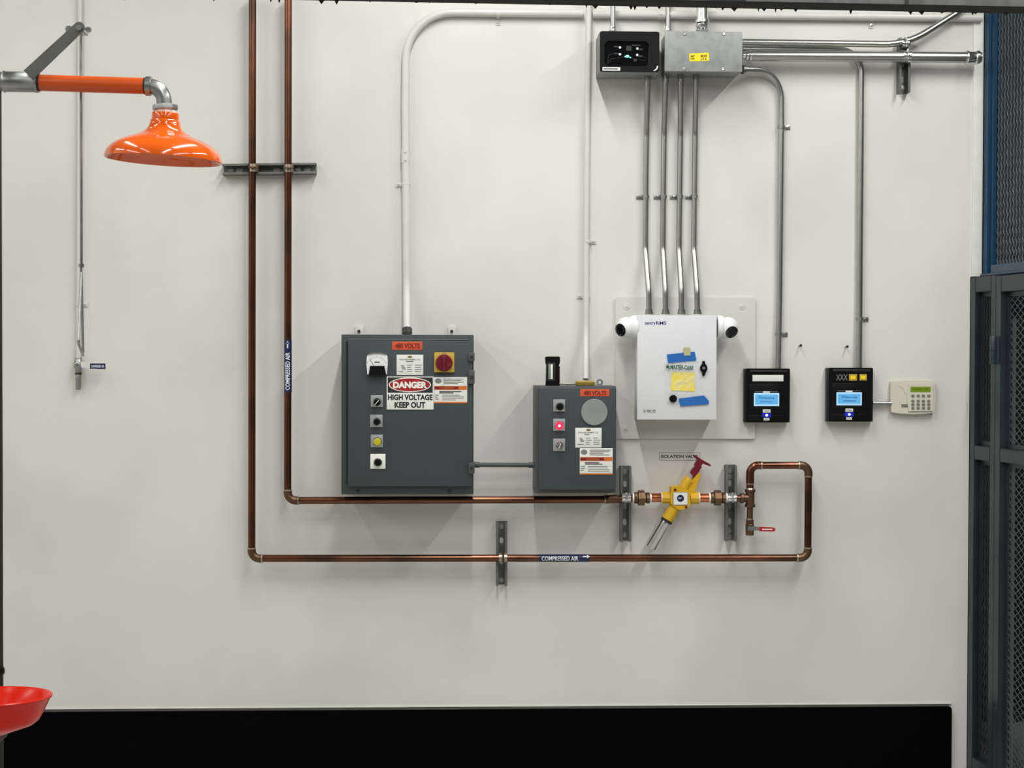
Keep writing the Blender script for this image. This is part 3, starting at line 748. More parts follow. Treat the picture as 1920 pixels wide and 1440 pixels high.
b.lathe([(.006, -.0015), (.012, -.0015), (.012, .0015), (.006, .0015), (.006, -.0015)], (x1+.020, -.138, zs+.0125), (0, 1, 0), 18); b.build('key', pk, 'steel key in the lock')
b = MB('dark'); b.tube([P(1050, 720, .13)*1.0, Vector((P(1064, 721, .13).x, -.135, zs+.004)), Vector((x0, -.138, zs+.006))], .0016, .01, seg=8); b.build('lanyard', pk, 'thin dark cable')

# ================================================================== top boxes
JD = .15
jb = thing('junction_box', 'large plain galvanised junction box with a yellow sticker, high on the wall', 'junction box', (P(1318, 97, .08).x, -.08, P(1318, 97, .08).z))
b = MB('galvbox'); b.pbox(1249.5, 60.5, 1391.5, 132.5, JD-.002, .002, .002); b.build('body', jb)
b = MB('galvbox'); b.pbox(1246.5, 59, 1391.7, 134, JD+.002, JD-.0015, .0008); cov = b.build('cover', jb)
for (u, v) in ((1284, 62.8), (1357.5, 63.2), (1283, 128.3), (1356, 129)):
    b = MB('bright'); b.disc(u, v, 3.0, JD+.006, JD+.002, .0015, 14); b.use('iron'); b.disc(u, v, 1, JD+.0062, JD+.006, 0, 8); b.build('cover_screw', cov)
b = MB('card'); b.pbox(1292.5, 99.5, 1329.5, 114.5, JD+.0028, JD+.002, 0, 3); b.use('ink')
b.text('EMT', 1295, 103.5, 1303, 107.5, JD+.0031, 3); b.text('5/8', 1295, 108.5, 1302, 112, JD+.0031, 3); b.use('redink'); b.text('BOX', 1314, 102.5, 1326, 107.5, JD+.0031, 3, .04); b.use('ink'); b.text('J-16', 1313, 108.5, 1325, 113.5, JD+.0031, 3, .03)
b.build('sticker', cov, 'small yellow sticker with dark print')
nb = thing('network_box', 'grey box with a dark smoked window showing small lights, left of the junction box', 'electrical box', (P(1180, 97, .08).x, -.08, P(1180, 97, .08).z))
b = MB('galvbox'); b.pbox(1124, 59, 1236, 135.5, JD-.006, .002, .004); b.build('body', nb)
b = MB('bl'); 
def rrect(u0, v0, u1, v1, d, r, n=5):
    x0, x1, z0, z1 = RC(u0, v0, u1, v1, d); pts = []
    for (cx, cz, a0) in ((x1-r, z1-r, 0), (x0+r, z1-r, 90), (x0+r, z0+r, 180), (x1-r, z0+r, 270)):
        for j in range(n+1):
            a = math.radians(a0+90*j/n); pts.append((cx+r*math.cos(a), cz+r*math.sin(a)))
    return pts
b.prism(rrect(1124.5, 59.5, 1236, 135, JD, .008), -JD-.006, -JD+.005, [rrect(1133, 77.5, 1216.5, 124.5, JD, .018)])
dr = b.build('door', nb, 'dark hinged door')
b = MB('glossb'); x0, x1, z0, z1 = RC(1131, 75, 1218, 126, JD); b.box(x0, x1, -JD+.004, -JD+.0055, z0, z1)
b.use('white')
for (u, v) in ((1162.5, 89), (1195, 91), (1162.5, 101.7), (1194.7, 103)): b.ellipse(u, v, 2.2, 2.2, JD-.0037)
b.use('iron')
for (u0, v0, u1, v1) in ((1151, 86, 1160, 88.5), (1197, 91, 1205, 94), (1151, 99, 1160, 101.5), (1197, 103.5, 1205, 107), (1185, 84, 1201, 86), (1188, 111, 1194, 115), (1174, 86, 1184, 95)): b.quad(u0, v0, u1, v1, JD-.0038)
def cab(pts): b.tube([P(u, v, JD-.0036) for u, v in pts], .0009, .008, seg=6)
b.use('iron'); cab([(1139, 121), (1141, 103), (1151, 100.5)]); cab([(1140, 119), (1146, 110), (1160, 109), (1172, 105)]); cab([(1182, 109), (1212, 114)]); cab([(1203, 106), (1213, 109)])
b.use('gled'); b.ellipse(1176.5, 105.5, 3.4, 2.6, JD-.0035); b.ellipse(1172.5, 106, 1.6, 1.4, JD-.0034); b.ellipse(1182, 108, 1.5, 1.2, JD-.0034)
b.build('window', dr, 'smoked window with small green and white lights')
b = MB('paper'); b.pbox(1129.7, 126, 1163, 132.5, JD+.0068, JD+.006); b.use('ink'); b.lines(1132, 128.2, 1160, 130.2, 1, JD+.0071, 1); b.build('strip_label', dr, 'narrow white label')
b = MB('bright'); b.tube([P(1226, 133, JD+.01), P(1231, 130, JD+.012), P(1233.5, 124.5, JD+.01)], .0028, .006, seg=10); b.build('latch', nb)
# nipples above
ztb = P(1180, 59, JD-.006).z
for (u, d, lab) in ((1149, .075, 'short steel conduit rising from the dark windowed box'), (1252.3, .03, 'short steel conduit rising behind the left edge of the junction box')):
    conduit(lab, [(u, 58.0, d), (u+.3, -8, d)], 4.8, 'emt', conns=[(0, .016)], cm='bright')
nip = thing('conduit_hub', 'stout bright steel conduit hub on top of the junction box', 'fitting', P(1316, 40, .08))
pA = P(1316.5, 59.5, .08); pB = P(1316.5, -8, .08); Lh = (pB-pA).length
MB('bright').lathe([(0, 0), (.022, 0), (.024, .004), (.020, .010), (.024, .016), (.024, .028), (.020, .031), (0, .031)], pA, pB-pA, 12).build('locknut', nip)
MB('bright').lathe([(0, .032), (.0285, .032), (.0285, .042), (.022, .045), (.0225, Lh), (0, Lh)], pA, pB-pA, 24).build('collar', nip)
# ================================================================== four steel conduits
xs_top = [1215, 1248.3, 1276.7, 1305.8]; x320 = [1211, 1244, 1274.7, 1302.5]; x470 = [1210, 1243, 1273, 1301]; x540 = [1216.4, 1247.5, 1277.6, 1307]; x586 = [1217, 1248, 1278, 1308]
names = ['leftmost', 'second from left', 'third from left', 'rightmost']
for k_ in range(4):
    a, b_, c_, d_, e_ = xs_top[k_], x320[k_], x470[k_], x540[k_], x586[k_]
    conduit('steel conduit, %s of the four running down to the white control box' % names[k_],
        [(a, 137, .07), (a-.6, 158, .07), (b_+1, 250, .0125), (b_, 320, .0125), (c_, 468, .0125), (d_, 545, .062), (e_, 589, .062)], 5.4, 'emt', fil=.09,
        straps=[(b_-.4, 369, -1, False)], conns=[(0, .02), (-1, .018)], group=None)
# ================================================================== conduits at the right
conduit('steel conduit curving from the junction box down to the left card reader',
    [(1392, 130.5, .07), (1464.5, 131, .0135), (1465, 240, .0125), (1461.5, 560, .0125), (1459, 691, .02)], 5.8, 'emt', fils=[0, .14, .5, .5, 0],
    straps=[(1465, 238, 1, False), (1460.3, 627, 1, False)], conns=[(0, .012)])
conduit('steel conduit bending behind the thick pipe down to the right card reader',
    [(1392, 92, .03), (1614.5, 93, .014), (1614, 240, .0125), (1611.5, 560, .0125), (1610.5, 690, .02)], 6.2, 'emt', fils=[0, .085, .5, .5, 0], straps=[(1612, 598.5, 1, False)])
conduit('steel conduit above the thick pipe, bending up to the beam near the cage',
    [(1392, 79, .055), (1700, 83.5, .0415+6.2*px), (1798, 22, .055), (1850, -30, .055)], 6.2, 'emt', fils=[0, .30, .2, 0])
big_c = conduit('thick horizontal steel conduit from junction box to the blue cage post',
    [(1407, 104.5, .0415+10.2*px), (1839, 108, .0415+10.2*px)], 10.2, 'emt', fil=.05)
dT = .0415+10.2*px
b = MB('bright'); p, q = P(1392.3, 104.2, dT), P(1409, 104.5, dT); b.lathe([(0, 0), (.014, 0), (.014, .010), (.019, .013), (.019, .020), (.015, .022), (.021, .026), (.021, .031), (0, .031)], p, q-p, 16); b.build('connector', big_c)
b = MB('bright'); p, q = P(1810, 107.7, dT), P(1838, 108, dT); r = 10.2*px; b.lathe([(r, 0), (r*1.3, .001), (r*1.35, .007), (r*1.12, .014), (r*1.12, .036), (r*1.3, .04), (r*1.3, .050), (r, .054)], p, q-p, 24); b.build('coupling', big_c)
# ================================================================== backing board + white box
bb_ = thing('backing_board', 'pale painted backing board behind the white control box', 'board', (P(1285, 690, .012).x, -.006, P(1285, 690, .012).z))
b = MB('board'); b.prism(rrect(1153.5, 557.5, 1416, 822.5, .012, .006), -.012, -.0005); b.build('panel', bb_)
for (u, v) in ((1175.4, 574.6), (1391, 574.4), (1172.3, 803.5), (1405, 806)):
    b = MB('board'); b.disc(u, v, 6.5, .0135, .012, .0006); b.use('wpaint'); b.disc(u, v, 2.6, .0175, .0135, .001, 6); b.build('anchor_screw', bb_)
WD = .125
wb = thing('control_box', 'white metal control box with cameras on both sides and a taped bag on its door', 'control box', (P(1269, 689, .07).x, -.07, P(1269, 689, .07).z))
b = MB('wbox'); b.pbox(1195.5, 592, 1343, 786, WD-.016, .0125, .002); b.build('body', wb)
b = MB('wbox'); b.pbox(1195, 591, 1343.5, 787, WD, WD-.0145, .002)
b.use('nink'); b.text('sentry', 1209, 603, 1229, 611, WD+.0003, bold=.02); b.text('RMS', 1230, 602.5, 1249.4, 609, WD+.0003, bold=.02)
b.use('ink'); b.text('D-TEC', 1206.7, 768.5, 1222, 773.5, WD+.0003, bold=.02); b.text('(i)', 1224, 767.5, 1229, 774.5, WD+.0003)
b.build('door', wb)
b = MB('wpaint'); b.pbox(1341, 684, 1346, 700, WD-.03, WD-.06, .002); b.build('side_latch', wb)
# dome cameras
def domecam(label, u, v, side, luv):
    base = P(u, v, .085); sx = side
    o = thing('dome_camera', label, 'camera', base)
    ax = Vector((sx, -.12, 0)).normalized()
    MB('white').lathe([(0, 0), (.044, 0), (.045, .008), (.043, .020), (.038, .027), (0, .027)], base, (sx, 0, 0), 30).build('base', o)
    cen = base+Vector((sx*.040, -.006, -.002)); R_ = .040
    tgt = P(luv[0], luv[1], .122); d = (tgt-cen).normalized()
    mb = MB('white'); pr = []
    for j in range(0, 15):
        a = math.pi*j/17; pr.append((R_*math.sin(a), -R_*math.cos(a)))
    pr.append((R_*math.sin(math.pi*14.2/17), R_*.86+.002)); 
    mb.lathe(pr, cen, d, 30); eye = mb.build('eyeball', o)
    mb = MB('glossb'); mb.lathe([(0, R_*.72), (R_*.62, R_*.74), (R_*.6, R_*.90), (R_*.44, R_*.93), (R_*.4, R_*.89), (0, R_*.89)], cen, d, 26); mb.build('lens', eye, 'black lens window')
domecam('white ball camera on the left side of the control box', 1194.7, 613.5, -1, (1157, 621))
domecam('white ball camera on the right side of the control box', 1343.7, 613.5, 1, (1373, 624))
# things taped on the door
bg = thing('parts_bag', 'clear plastic parts bag with green print taped on the white control box', 'bag', P(1279, 713, WD+.002))
mb = MB('bag'); nx, nz = 22, 22; vs = []
def bl_(u, v):
    p0 = Vector((1241, 677)).lerp(Vector((1311, 673)), u); p1 = Vector((1249, 757)).lerp(Vector((1319, 740)), u); return p0.lerp(p1, v)
for j in range(nz+1):
    for i in range(nx+1):
        q = bl_(i/nx, j/nz); edge_ = min(i, nx-i, j, nz-j)/6
        dd_ = WD+.0025+min(1, edge_)*(.004+.0035*math.sin(i*1.3+j*.7)*math.cos(j*.9-i*.4))
        vs.append(P(q.x, q.y, dd_))
mb.raw(vs, [(j*(nx+1)+i, j*(nx+1)+i+1, (j+1)*(nx+1)+i+1, (j+1)*(nx+1)+i) for j in range(nz) for i in range(nx)])
mb.build('film', bg, smooth=80)
mb = MB('grnink'); mb.text('McMASTER-CARR', 1249, 684.5, 1301, 693, WD+.0118, -2.5, .035); mb.build('printing', bg, 'green McMASTER-CARR printing')
cd_ = MB('card'); cd_.pbox(1258.5, 698, 1303, 733, WD+.0022, WD+.0006, 0, -2); cd_.use('tan'); cd_.lines(1270, 717, 1290, 722, 2, WD+.0025, .3)
tag(cd_.build('yellow_card'), 'bright yellow card inside the clear parts bag', 'card')
def tape(label, pts, m, d):
    t_ = MB(m); t_.pprism(pts, d+.0008, d); tag(t_.build('tape_strip'), label, 'tape')
tape('blue tape strip holding the top of the parts bag', [(1250.4, 664.5), (1302.5, 659.5), (1306, 676), (1252.5, 680.6)], 'blue', WD+.0035)
tape('blue tape strip below the yellow card at the foot of the parts bag', [(1272.5, 747.5), (1320, 741.5), (1329, 751.5), (1329, 757.8), (1275.5, 761.5)], 'blue', WD+.0045)
tape('small tan and clear tape tab above the upper blue tape', [(1281, 652), (1294, 651.5), (1295, 666.5), (1283, 667)], 'tan', WD+.0048)
b = MB('bl'); b.disc(1262.5, 747.5, 7.3, WD+.012, WD+.0004, .002, 10); tag(b.build('round_magnet'), 'small round black magnet at the lower left of the parts bag', 'magnet')
fb = thing('key_fob', 'black oval key fob stuck on the white door right of the parts bag', 'key fob', P(1319.6, 690, WD+.004))
b = MB('bl'); b.pprism([(1317.5, 677), (1321.5, 677), (1322.5, 682), (1326, 687), (1326.3, 693), (1323, 699), (1321, 705), (1317.5, 705), (1317, 699), (1313, 693), (1313.3, 687), (1317, 682)], WD+.008, WD+.0004); b.build('fob_body', fb)
b = MB('galv'); b.disc(1319.8, 690, 2.8, WD+.0092, WD+.008, .0004, 14); b.build('fob_button', fb, 'small grey round button')

# ================================================================== card readers
def reader(label, u0, v0, u1, v1, back, stickers):
    c = P((u0+u1)/2, (v0+v1)/2, .03); o = thing('card_reader', label, 'card reader', (c.x, -.03, c.z))
    D0 = .045
    mb = MB('bl'); 
    x0, x1, z0, z1 = RC(u0+7, v0, u1, v1, D0)
    mb.prism([(x0, z0+.004), (x0+.004, z0), (x1-.006, z0), (x1-.002, z0+.012), (x1, z1-.004), (x1-.004, z1), (x0+.004, z1), (x0, z1-.004)], -D0, -.0295)
    mb.use('bl2'); xb0, xb1, zb0, zb1 = RC(u0+2, v0, u1, v1, .02); mb.box(xb0, xb1, -.029, -back, zb0, zb1, .004)
    # recess band and lower pad on the face
    mb.use('bl2'); mb.pbox(u0+15, v0+3, u1-4, v0+7, D0+.004, D0, .0015); mb.use('bl'); mb.pbox(u0+13, v0+29, u1-6, v0+76, D0+.003, D0, .002); mb.pbox(u0+10, v1-14, u1-12, v1-3, D0+.004, D0, .003)
    mb.build('housing', o)
    e = D0+.0032
    su, sv = u0+22, v0+46
    mb = MB('lcdw'); mb.pbox(su, sv, su+47.5, sv+24.5, e+.001, e-.001, .0006); mb.use('lcd'); mb.quad(su+2.5, sv+3, su+45, sv+21.5, e+.0013)
    mb.use('lcdi'); mb.text('Sequoia', su+9, sv+6.5, su+39, sv+12, e+.0016, -2); mb.lines(su+12, sv+15.5, su+39, sv+17, 1, e+.0016, 1)
    mb.build('screen', o, 'glowing light blue screen')
    mb = MB('chrome'); mb.pbox(su+2, sv-3.4, su+45, sv-1.8, e+.001, e-.001); mb.use('wht'); mb.pbox(su+17, sv-3.2, su+30, sv-.6, e+.0016, e+.0008); mb.build('screen_edge', o)
    ma = MB('paper'); ma.pbox(su+17, v1-24.5, su+31, v1-18.5, D0+.0045, D0); ma.use('gink'); ma.text('Check', su+19, v1-23.2, su+29, v1-20, D0+.0049); ma.build('name_sticker', o)
    ma = MB('ledb'); ma.pbox(su+15.5, v1-17.5, su+32, v1-9.5, D0+.0052, D0+.003); ma.use('led'); ma.ellipse(su+24, v1-13.5, 2.6, 2.2, D0+.0056); ma.build('indicator', o, 'blue indicator with white light')
    ma = MB('paper'); ma.pbox(su+18.5, v1-8.2, su+29, v1-3.6, D0+.006, D0+.003); ma.use('gink'); ma.text('In/Out', su+20, v1-7.2, su+27.5, v1-4.6, D0+.0063); ma.build('name_sticker', o)
    for (k_, a0, b0, a1, b1) in stickers:
        ma = MB({'w': 'paper', 'y': 'yelp'}[k_] if k_ != 't' else 'gink')
        if k_ == 't': ma.text('XXX', a0, b0, a1, b1, D0+.0012, bold=.01)
        else:
            ma.pbox(a0, b0, a1, b1, D0+.0014, D0, .0003)
            if k_ == 'y': ma.use('card'); ma.quad(a0+3, b0+3, a1-3, b1-3, D0+.0017)
        ma.build({'w': 'blank_label', 'y': 'yellow_sticker', 't': 'marking'}[k_], o, {'w': 'long white blank label', 'y': 'small yellow square sticker', 't': 'grey XXX marking'}[k_])
    return o
reader('black card reader with a long white label, nearest the control box', 1391.5, 691, 1480.5, 792, .0128, [('w', 1411, 703, 1469, 715)])
reader('black card reader with XXX marking and yellow stickers, beside the beige keypad', 1546.5, 689.5, 1636, 790.5, .001, [('t', 1567.5, 702, 1589.5, 713), ('y', 1592, 701.7, 1607, 713.6), ('y', 1611.7, 701.7, 1625.4, 713.2)])
conduit('short steel conduit between the right card reader and the beige keypad', [(1636.5, 756, .017), (1671, 756.3, .017)], 4.0, 'galv', fil=0)
kp = thing('alarm_keypad', 'beige alarm keypad with green display and twelve grey keys', 'keypad', (P(1712, 745, .015).x, -.015, P(1712, 745, .015).z))
b = MB('beige'); b.pprism([(1670.5, 716), (1690, 714), (1712, 713.5), (1735, 714), (1753, 716), (1754, 745), (1752.5, 773), (1735, 775.8), (1712, 776.5), (1690, 775.5), (1671.5, 773), (1670, 745)], .022, .0005)
b.pprism([(1703, 719), (1749, 719), (1750, 745), (1749, 770.5), (1704, 771), (1700, 745)], .027, .022)
b.build('housing', kp)
b = MB('lcdg'); b.pbox(1707.5, 725, 1745, 734.6, .0285, .027); b.use('lcdgi'); b.text('**DISARMED** READY', 1710, 727.5, 1743, 732, .0288, bold=0); b.build('display', kp, 'lit green display')
b = MB('key'); b.pbox(1690.4, 758, 1702.5, 763.3, .0235, .022); b.build('badge', kp, 'small dark badge')
b = MB('tan'); b.tube([P(1685, 724, .022), P(1694, 728, .022), P(1698, 741, .022)], .0008, .02, seg=6); b.build('moulded_line', kp)
for j, yk in enumerate((742, 751.7, 758.3, 765)):
    for i, xk in enumerate((1711.7, 1721.7, 1731.5, 1741.5)):
        b = MB('key'); c = P(xk, yk, .029); b.lathe([(0, 0), (.0066, 0), (.0060, .0035), (0, .004)], (c.x, -.027, c.z), (0, -1, 0), 14)
        for v_ in b.bm.verts: v_.co.z = c.z+(v_.co.z-c.z)*.72
        b.build('key', kp)
# bare screws in the wall
for (u, v, lab) in ((1499, 649, 'bare screw in the wall above the gap between the readers, nearer the left one'), (1586, 651, 'bare screw in the wall just above the right card reader')):
    c = P(u, v, .01); b = MB('iron'); b.lathe([(0, 0), (.002, 0), (.002, .018), (.0055, .020), (.005, .023), (0, .023)], (c.x, 0, c.z), (0.15, -1, .1), 10); tag(b.build('wall_screw'), lab, 'screw')
for (u, v) in ((690, 571), (1222, 1050)): pass

# ================================================================== emergency shower
SY = 2.02
def Q(u, v, dy=0): return P(u, v, SY+dy)
ks = S(SY)
sh = thing('emergency_shower', 'orange emergency shower with eyewash bowl on a dark standpipe at the left edge', 'shower', (Q(-12, 700).x, -SY, 0))
b = MB('iron'); b.tube([(Q(-12, 700).x, -SY, 0.012), (Q(-12, 700).x, -SY, Q(-12, 152).z)], .0205, seg=22)
b.build('standpipe', sh)
MB('iron').lathe([(0, 0), (.11, 0), (.11, .012), (.035, .014), (.03, .05), (.0215, .05)], (Q(-12, 700).x, -SY, 0), (0, 0, 1), 28).build('floor_flange', sh)
b = MB('galv'); A = Q(-30, 152.5); B = Q(70, 154); d = (B-A)
b.lathe([(0, 0), (.026, 0), (.026, 26*ks), (.023, 30*ks), (.023, 36*ks), (.0265, 37*ks), (.0245, 40*ks), (.0245, 92*ks), (.026, 94*ks), (.026, 99*ks), (0, 100*ks)], A, d, 24)
vb = b.build('valve_body', sh, 'galvanised valve body on the arm')
b = MB('oranp'); b.tube([Q(68, 155), Q(276, 161.5)], 15*ks, seg=26); b.use('dark'); ring(b, Q(73, 155.2), (1, 0, 0), 16*ks, .006); ring(b, Q(273, 161.4), (1, 0, 0), 15.8*ks, .006)
b.build('arm', sh, 'orange painted arm pipe')
b = MB('galv'); b.tube([Q(275, 161.5), Q(306, 163), Q(308, 196)], 14.2*ks, .036, seg=24)
b.lathe([(.8*17*ks, 0), (18*ks, 0), (18*ks, 9*ks), (14*ks, 10*ks)], Q(274, 161.5), Q(306, 163)-Q(274, 161.5), 24)
b.build('elbow', sh)
b = MB('galv'); c = Q(309.5, 197); b.lathe([(0, 0), (23*ks, 0), (23.5*ks, 2*ks), (23.5*ks, 8*ks), (21*ks, 11*ks), (0, 11*ks)], c, (0.03, 0, -1), 8)
b.use('wht'); b.lathe([(0, 11*ks), (20*ks, 11*ks), (20*ks, 16*ks), (0, 16*ks)], c, (.03, 0, -1), 24); b.build('hex_nut', sh)
# head
c = Q(310.5, 212); axh = Vector((-.048, .02, -1)).normalized()
prof = [(0, 0), (24.5, 0), (25, 1), (25, 13), (27.5, 15), (28, 20), (31, 28), (39, 36), (54, 43.5), (75, 51), (90, 59), (99.5, 67), (105, 75), (107.5, 82), (108, 87), (106.5, 88), (104.5, 86)]
inner = [(101, 78), (92, 69), (60, 58), (30, 52), (0, 50)]
b = MB('oran'); b.lathe([(r*ks, h*ks) for r, h in prof+inner], c, axh, 64); b.build('shower_head', sh, 'glossy orange bell-shaped shower head', smooth=50)
# lever, pull rod and handle
b = MB('strut'); A = Q(54, 142, .02); B = Q(150, 52, .02); d = (B-A).normalized(); n_ = Vector((-d.z, 0, d.x)); wv = 11.5*ks
pts = [A+n_*wv, A-n_*wv, B-n_*wv*.85]
pts = [(p.x, p.z) for p in pts]
for j in range(7):
    a = -math.pi/2+math.pi*j/6; q = B+(d*math.cos(a)+n_*math.sin(a))*wv*.85; pts.append((q.x, q.z))
b.prism(pts, -SY-.028, -SY-.023); lv = b.build('lever', sh, 'flat grey steel lever')
b = MB('galv'); c = Q(149, 53, .03); b.cyl(c, c+Vector((0, .07, 0)), .004, seg=10); b.lathe([(0, 0), (.007, 0), (.007, .008), (0, .008)], c, (0, -1, 0), 6); b.tube([c+Vector((-.028, .006, 0)), c+Vector((.022, .006, 0))], .0035, seg=8)
b.lathe([(.004, -.002), (.009, -.002), (.009, .002), (.004, .002)], c+Vector((-.026, .006, -.002)), (0, 1, 0), 14); b.lathe([(.003, -.002), (.007, -.002), (.007, .002), (.003, .002)], c+Vector((.02, .006, -.002)), (0, 1, 0), 14)
b.build('pivot_bolt', lv)
b = MB('galv'); b.tube([Q(151.5, 55, -.03), Q(152.5, 498, -.03)], .0034, seg=10); b.lathe([(.003, -.004), (.0065, -.004), (.0065, .004), (.003, .004)], Q(152.5, 498, -.03), (0, 0, 1), 10)
b.build('pull_rod', sh)
b = MB('galv'); b.tube([Q(152, 500, -.03), Q(152, 511, -.03), Q(147, 644, .05), Q(156, 668, -.11), Q(152.4, 512, -.032)], .0032, .008, seg=10)
b.build('pull_triangle', sh, 'bright triangular pull handle seen edge-on')
# eyewash
c = Q(-14, 1308, .165)
b = MB('oredb'); prof = [(10, 86), (14, 84), (16, 72), (26, 69), (76, 52), (86, 44), (94, 30), (106, 3), (109, 1), (110, -2), (108, -4), (103, -2), (92, 24), (84, 36), (70, 44), (26, 58), (0, 60)]
b.lathe([(r*ks*.935, h*ks*.93) for r, h in prof], c, (.0, -.05, -1), 64); bw = b.build('eyewash_bowl', sh, 'glossy red-orange eyewash bowl', smooth=50)
b = MB('oredb'); b.tube([c+Vector((-.02, -.03, -.07)), c+Vector((.02, -.045, -.012)), c+Vector((.06, -.04, -.05))], .006, .03, seg=10); b.tube([c+Vector((.03, .03, -.07)), c+Vector((.04, .02, -.03))], .008, seg=12); b.build('spray_head', bw)
MB('dark').tube([c+Vector((-.022, 0, -80*ks)), Vector((c.x-.022, c.y, c.z-.125)), Vector((c.x-.022, -SY, c.z-.125))], .009, .02, seg=14).build('bowl_bracket', sh)
b = MB('bl'); cc = Q(-2, 1258, .03); b.lathe([(0, 0), (.010, 0), (.013, .006), (.013, .012), (.008, .016), (0, .017)], cc-Vector((.004, 0, 0)), (1, -.2, 0), 20); b.build('knob', sh, 'black knob on the standpipe')

# ================================================================== cage at the right
ev = Vector((.15, -1, 0)).normalized(); nv = Vector((1, .15, 0)).normalized()
def cagepoint(o, u, v, t=0):
    base = Vector((o, 0, 0))+nv*t
    r = ROT @ Vector(((u-960)/F, -(v-720)/F, -1))
    k_ = (base-CAM).dot(nv)/r.dot(nv); return CAM+r*k_
def CS(o, u, v, t=0):   # distance along the cage from the wall, height
    p = cagepoint(o, u, v, t); return (p-(Vector((o, 0, 0))+nv*t)).dot(ev), p.z
def cbox(mb, o, s0, s1, t0, t1, z0, z1, bev=.002):
    Rm = Matrix((ev, nv, Vector((0, 0, 1)))).transposed()
    # right-handed frame: ev x nv = -z*... keep the determinant positive
    cpt = Vector((o, 0, 0))+ev*((s0+s1)/2)+nv*((t0+t1)/2)+Vector((0, 0, (z0+z1)/2))
    bq = bmesh.new(); bmesh.ops.create_cube(bq, size=1)
    for v in bq.verts: v.co = Vector((v.co.x*(s1-s0), v.co.y*(t1-t0), v.co.z*(z1-z0)))
    if bev: bmesh.ops.bevel(bq, geom=list(bq.edges), offset=bev, segments=2, affect='EDGES')
    for v in bq.verts: v.co = cpt+Rm @ v.co
    if Rm.determinant() < 0: bmesh.ops.reverse_faces(bq, faces=bq.faces)
    mb.merge(bq)
def expanded(mb, o, s0, s1, t, z0, z1, ws, hz, a=.0011, bq=.0016, wave=0):
    """diamond mesh: vertical zigzag strands touching at the knuckles"""
    n = int((s1-s0)/(ws/2)); m = int((z1-z0)/(hz/2))
    for k in range(n):
        sc = s0+ws/4+k*ws/2; prev = None
        for j in range(m+1):
            z = min(z0+j*hz/2, z1); s_ = sc+(((-1)**j)*wave if wave else ((-1)**(j+k))*ws/4)
            p = Vector((o, 0, z))+ev*s_+nv*t
            cur = [mb.bm.verts.new(p+ev*x*bq+nv*y*a) for x, y in ((-1, -1), (1, -1), (1, 1), (-1, 1))]
            if prev:
                for i in range(4): mb.bm.faces.new([prev[i], prev[(i+1) % 4], cur[(i+1) % 4], cur[i]]).material_index = mb.i
            prev = cur
SEND = 1.0
# lower: fixed side panel and gate
oL = XR+.001
sA = 0.002; sB = CS(oL, 1827, 800)[0]
sC = CS(oL, 1856.5, 750)[0]; sD = CS(oL, 1866, 750)[0]; sE = CS(oL, 1876.5, 750)[0]
zT = ZS-.004; zR0 = CS(oL, 1840, 547)[1]; zM1 = CS(oL, 1840, 837)[1]; zM0 = CS(oL, 1840, 863)[1]; zB0 = CS(oL, 1845, 1432)[1]
T = .03
sp = thing('cage_side_panel', 'narrow dark teal mesh panel of the cage fixed beside the white wall', 'cage panel', Vector((oL, 0, 0))+ev*.1)
b = MB('teal')
cbox(b, oL, sA, sB, 0, T+.012, .02, zT); cbox(b, oL, sC, sD-.001, 0, T+.012, .02, zT)
cbox(b, oL, sB, sC, 0, T+.012, zR0, zT); cbox(b, oL, sB, sC, 0, T+.012, zM0, zM1); cbox(b, oL, sB, sC, 0, T+.012, .02, zB0)
b.build('frame', sp)
for (za, zb_) in ((zM1, zR0), (zB0, zM0)):
    b = MB('teal'); e = .012; t0 = T-.006
    cbox(b, oL, sB, sB+e, t0, T+.004, za, zb_, .001); cbox(b, oL, sC-e, sC, t0, T+.004, za, zb_, .001); cbox(b, oL, sB, sC, t0, T+.004, za, za+.018, .001); cbox(b, oL, sB, sC, t0, T+.004, zb_-.018, zb_, .001)
    b.build('mesh_stop', sp)
    b = MB('meshd'); expanded(b, oL, sB+.002, sC-.002, T, za+.004, zb_-.004, .044, .040, .003, .002, .0045); b.build('mesh_infill', sp, 'dark expanded metal mesh')
gt = thing('cage_gate', 'dark teal hinged mesh gate at the right edge of the view', 'gate', Vector((oL, 0, 0))+ev*.5)
b = MB('teal'); zm1 = CS(oL, 1890, 843)[1]; zm0 = CS(oL, 1890, 868)[1]; zt_ = zT-.004; zr0 = CS(oL, 1890, 546)[1]
cbox(b, oL, sD+.002, sE, -.002, T+.014, .02, zt_); cbox(b, oL, SEND-.05, SEND, -.002, T+.014, .02, zt_)
cbox(b, oL, sE, SEND-.05, -.002, T+.014, zr0, zt_); cbox(b, oL, sE, SEND-.05, -.002, T+.014, zm0, zm1); cbox(b, oL, sE, SEND-.05, -.002, T+.014, .02, .09)
b.build('frame', gt)
for (za, zb_) in ((zm1, zr0), (.09, zm0)):
    b = MB('teal'); e = .012; t0 = T-.006
    cbox(b, oL, sE, sE+e, t0, T+.004, za, zb_, .001); cbox(b, oL, sE, SEND-.05, t0, T+.004, za, za+.018, .001); cbox(b, oL, sE, SEND-.05, t0, T+.004, zb_-.018, zb_, .001)
    b.build('mesh_stop', gt)
    b = MB('meshm'); expanded(b, oL, sE+.002, SEND-.052, T, za+.004, zb_-.004, .040, .027, .0012, .0016); b.build('mesh_infill', gt, 'grey diamond mesh')
s_h, z_h1 = CS(oL, 1866, 631); _, z_h0 = CS(oL, 1866, 683)
b = MB('teal'); hp = Vector((oL, 0, 0))+ev*sD-nv*.010
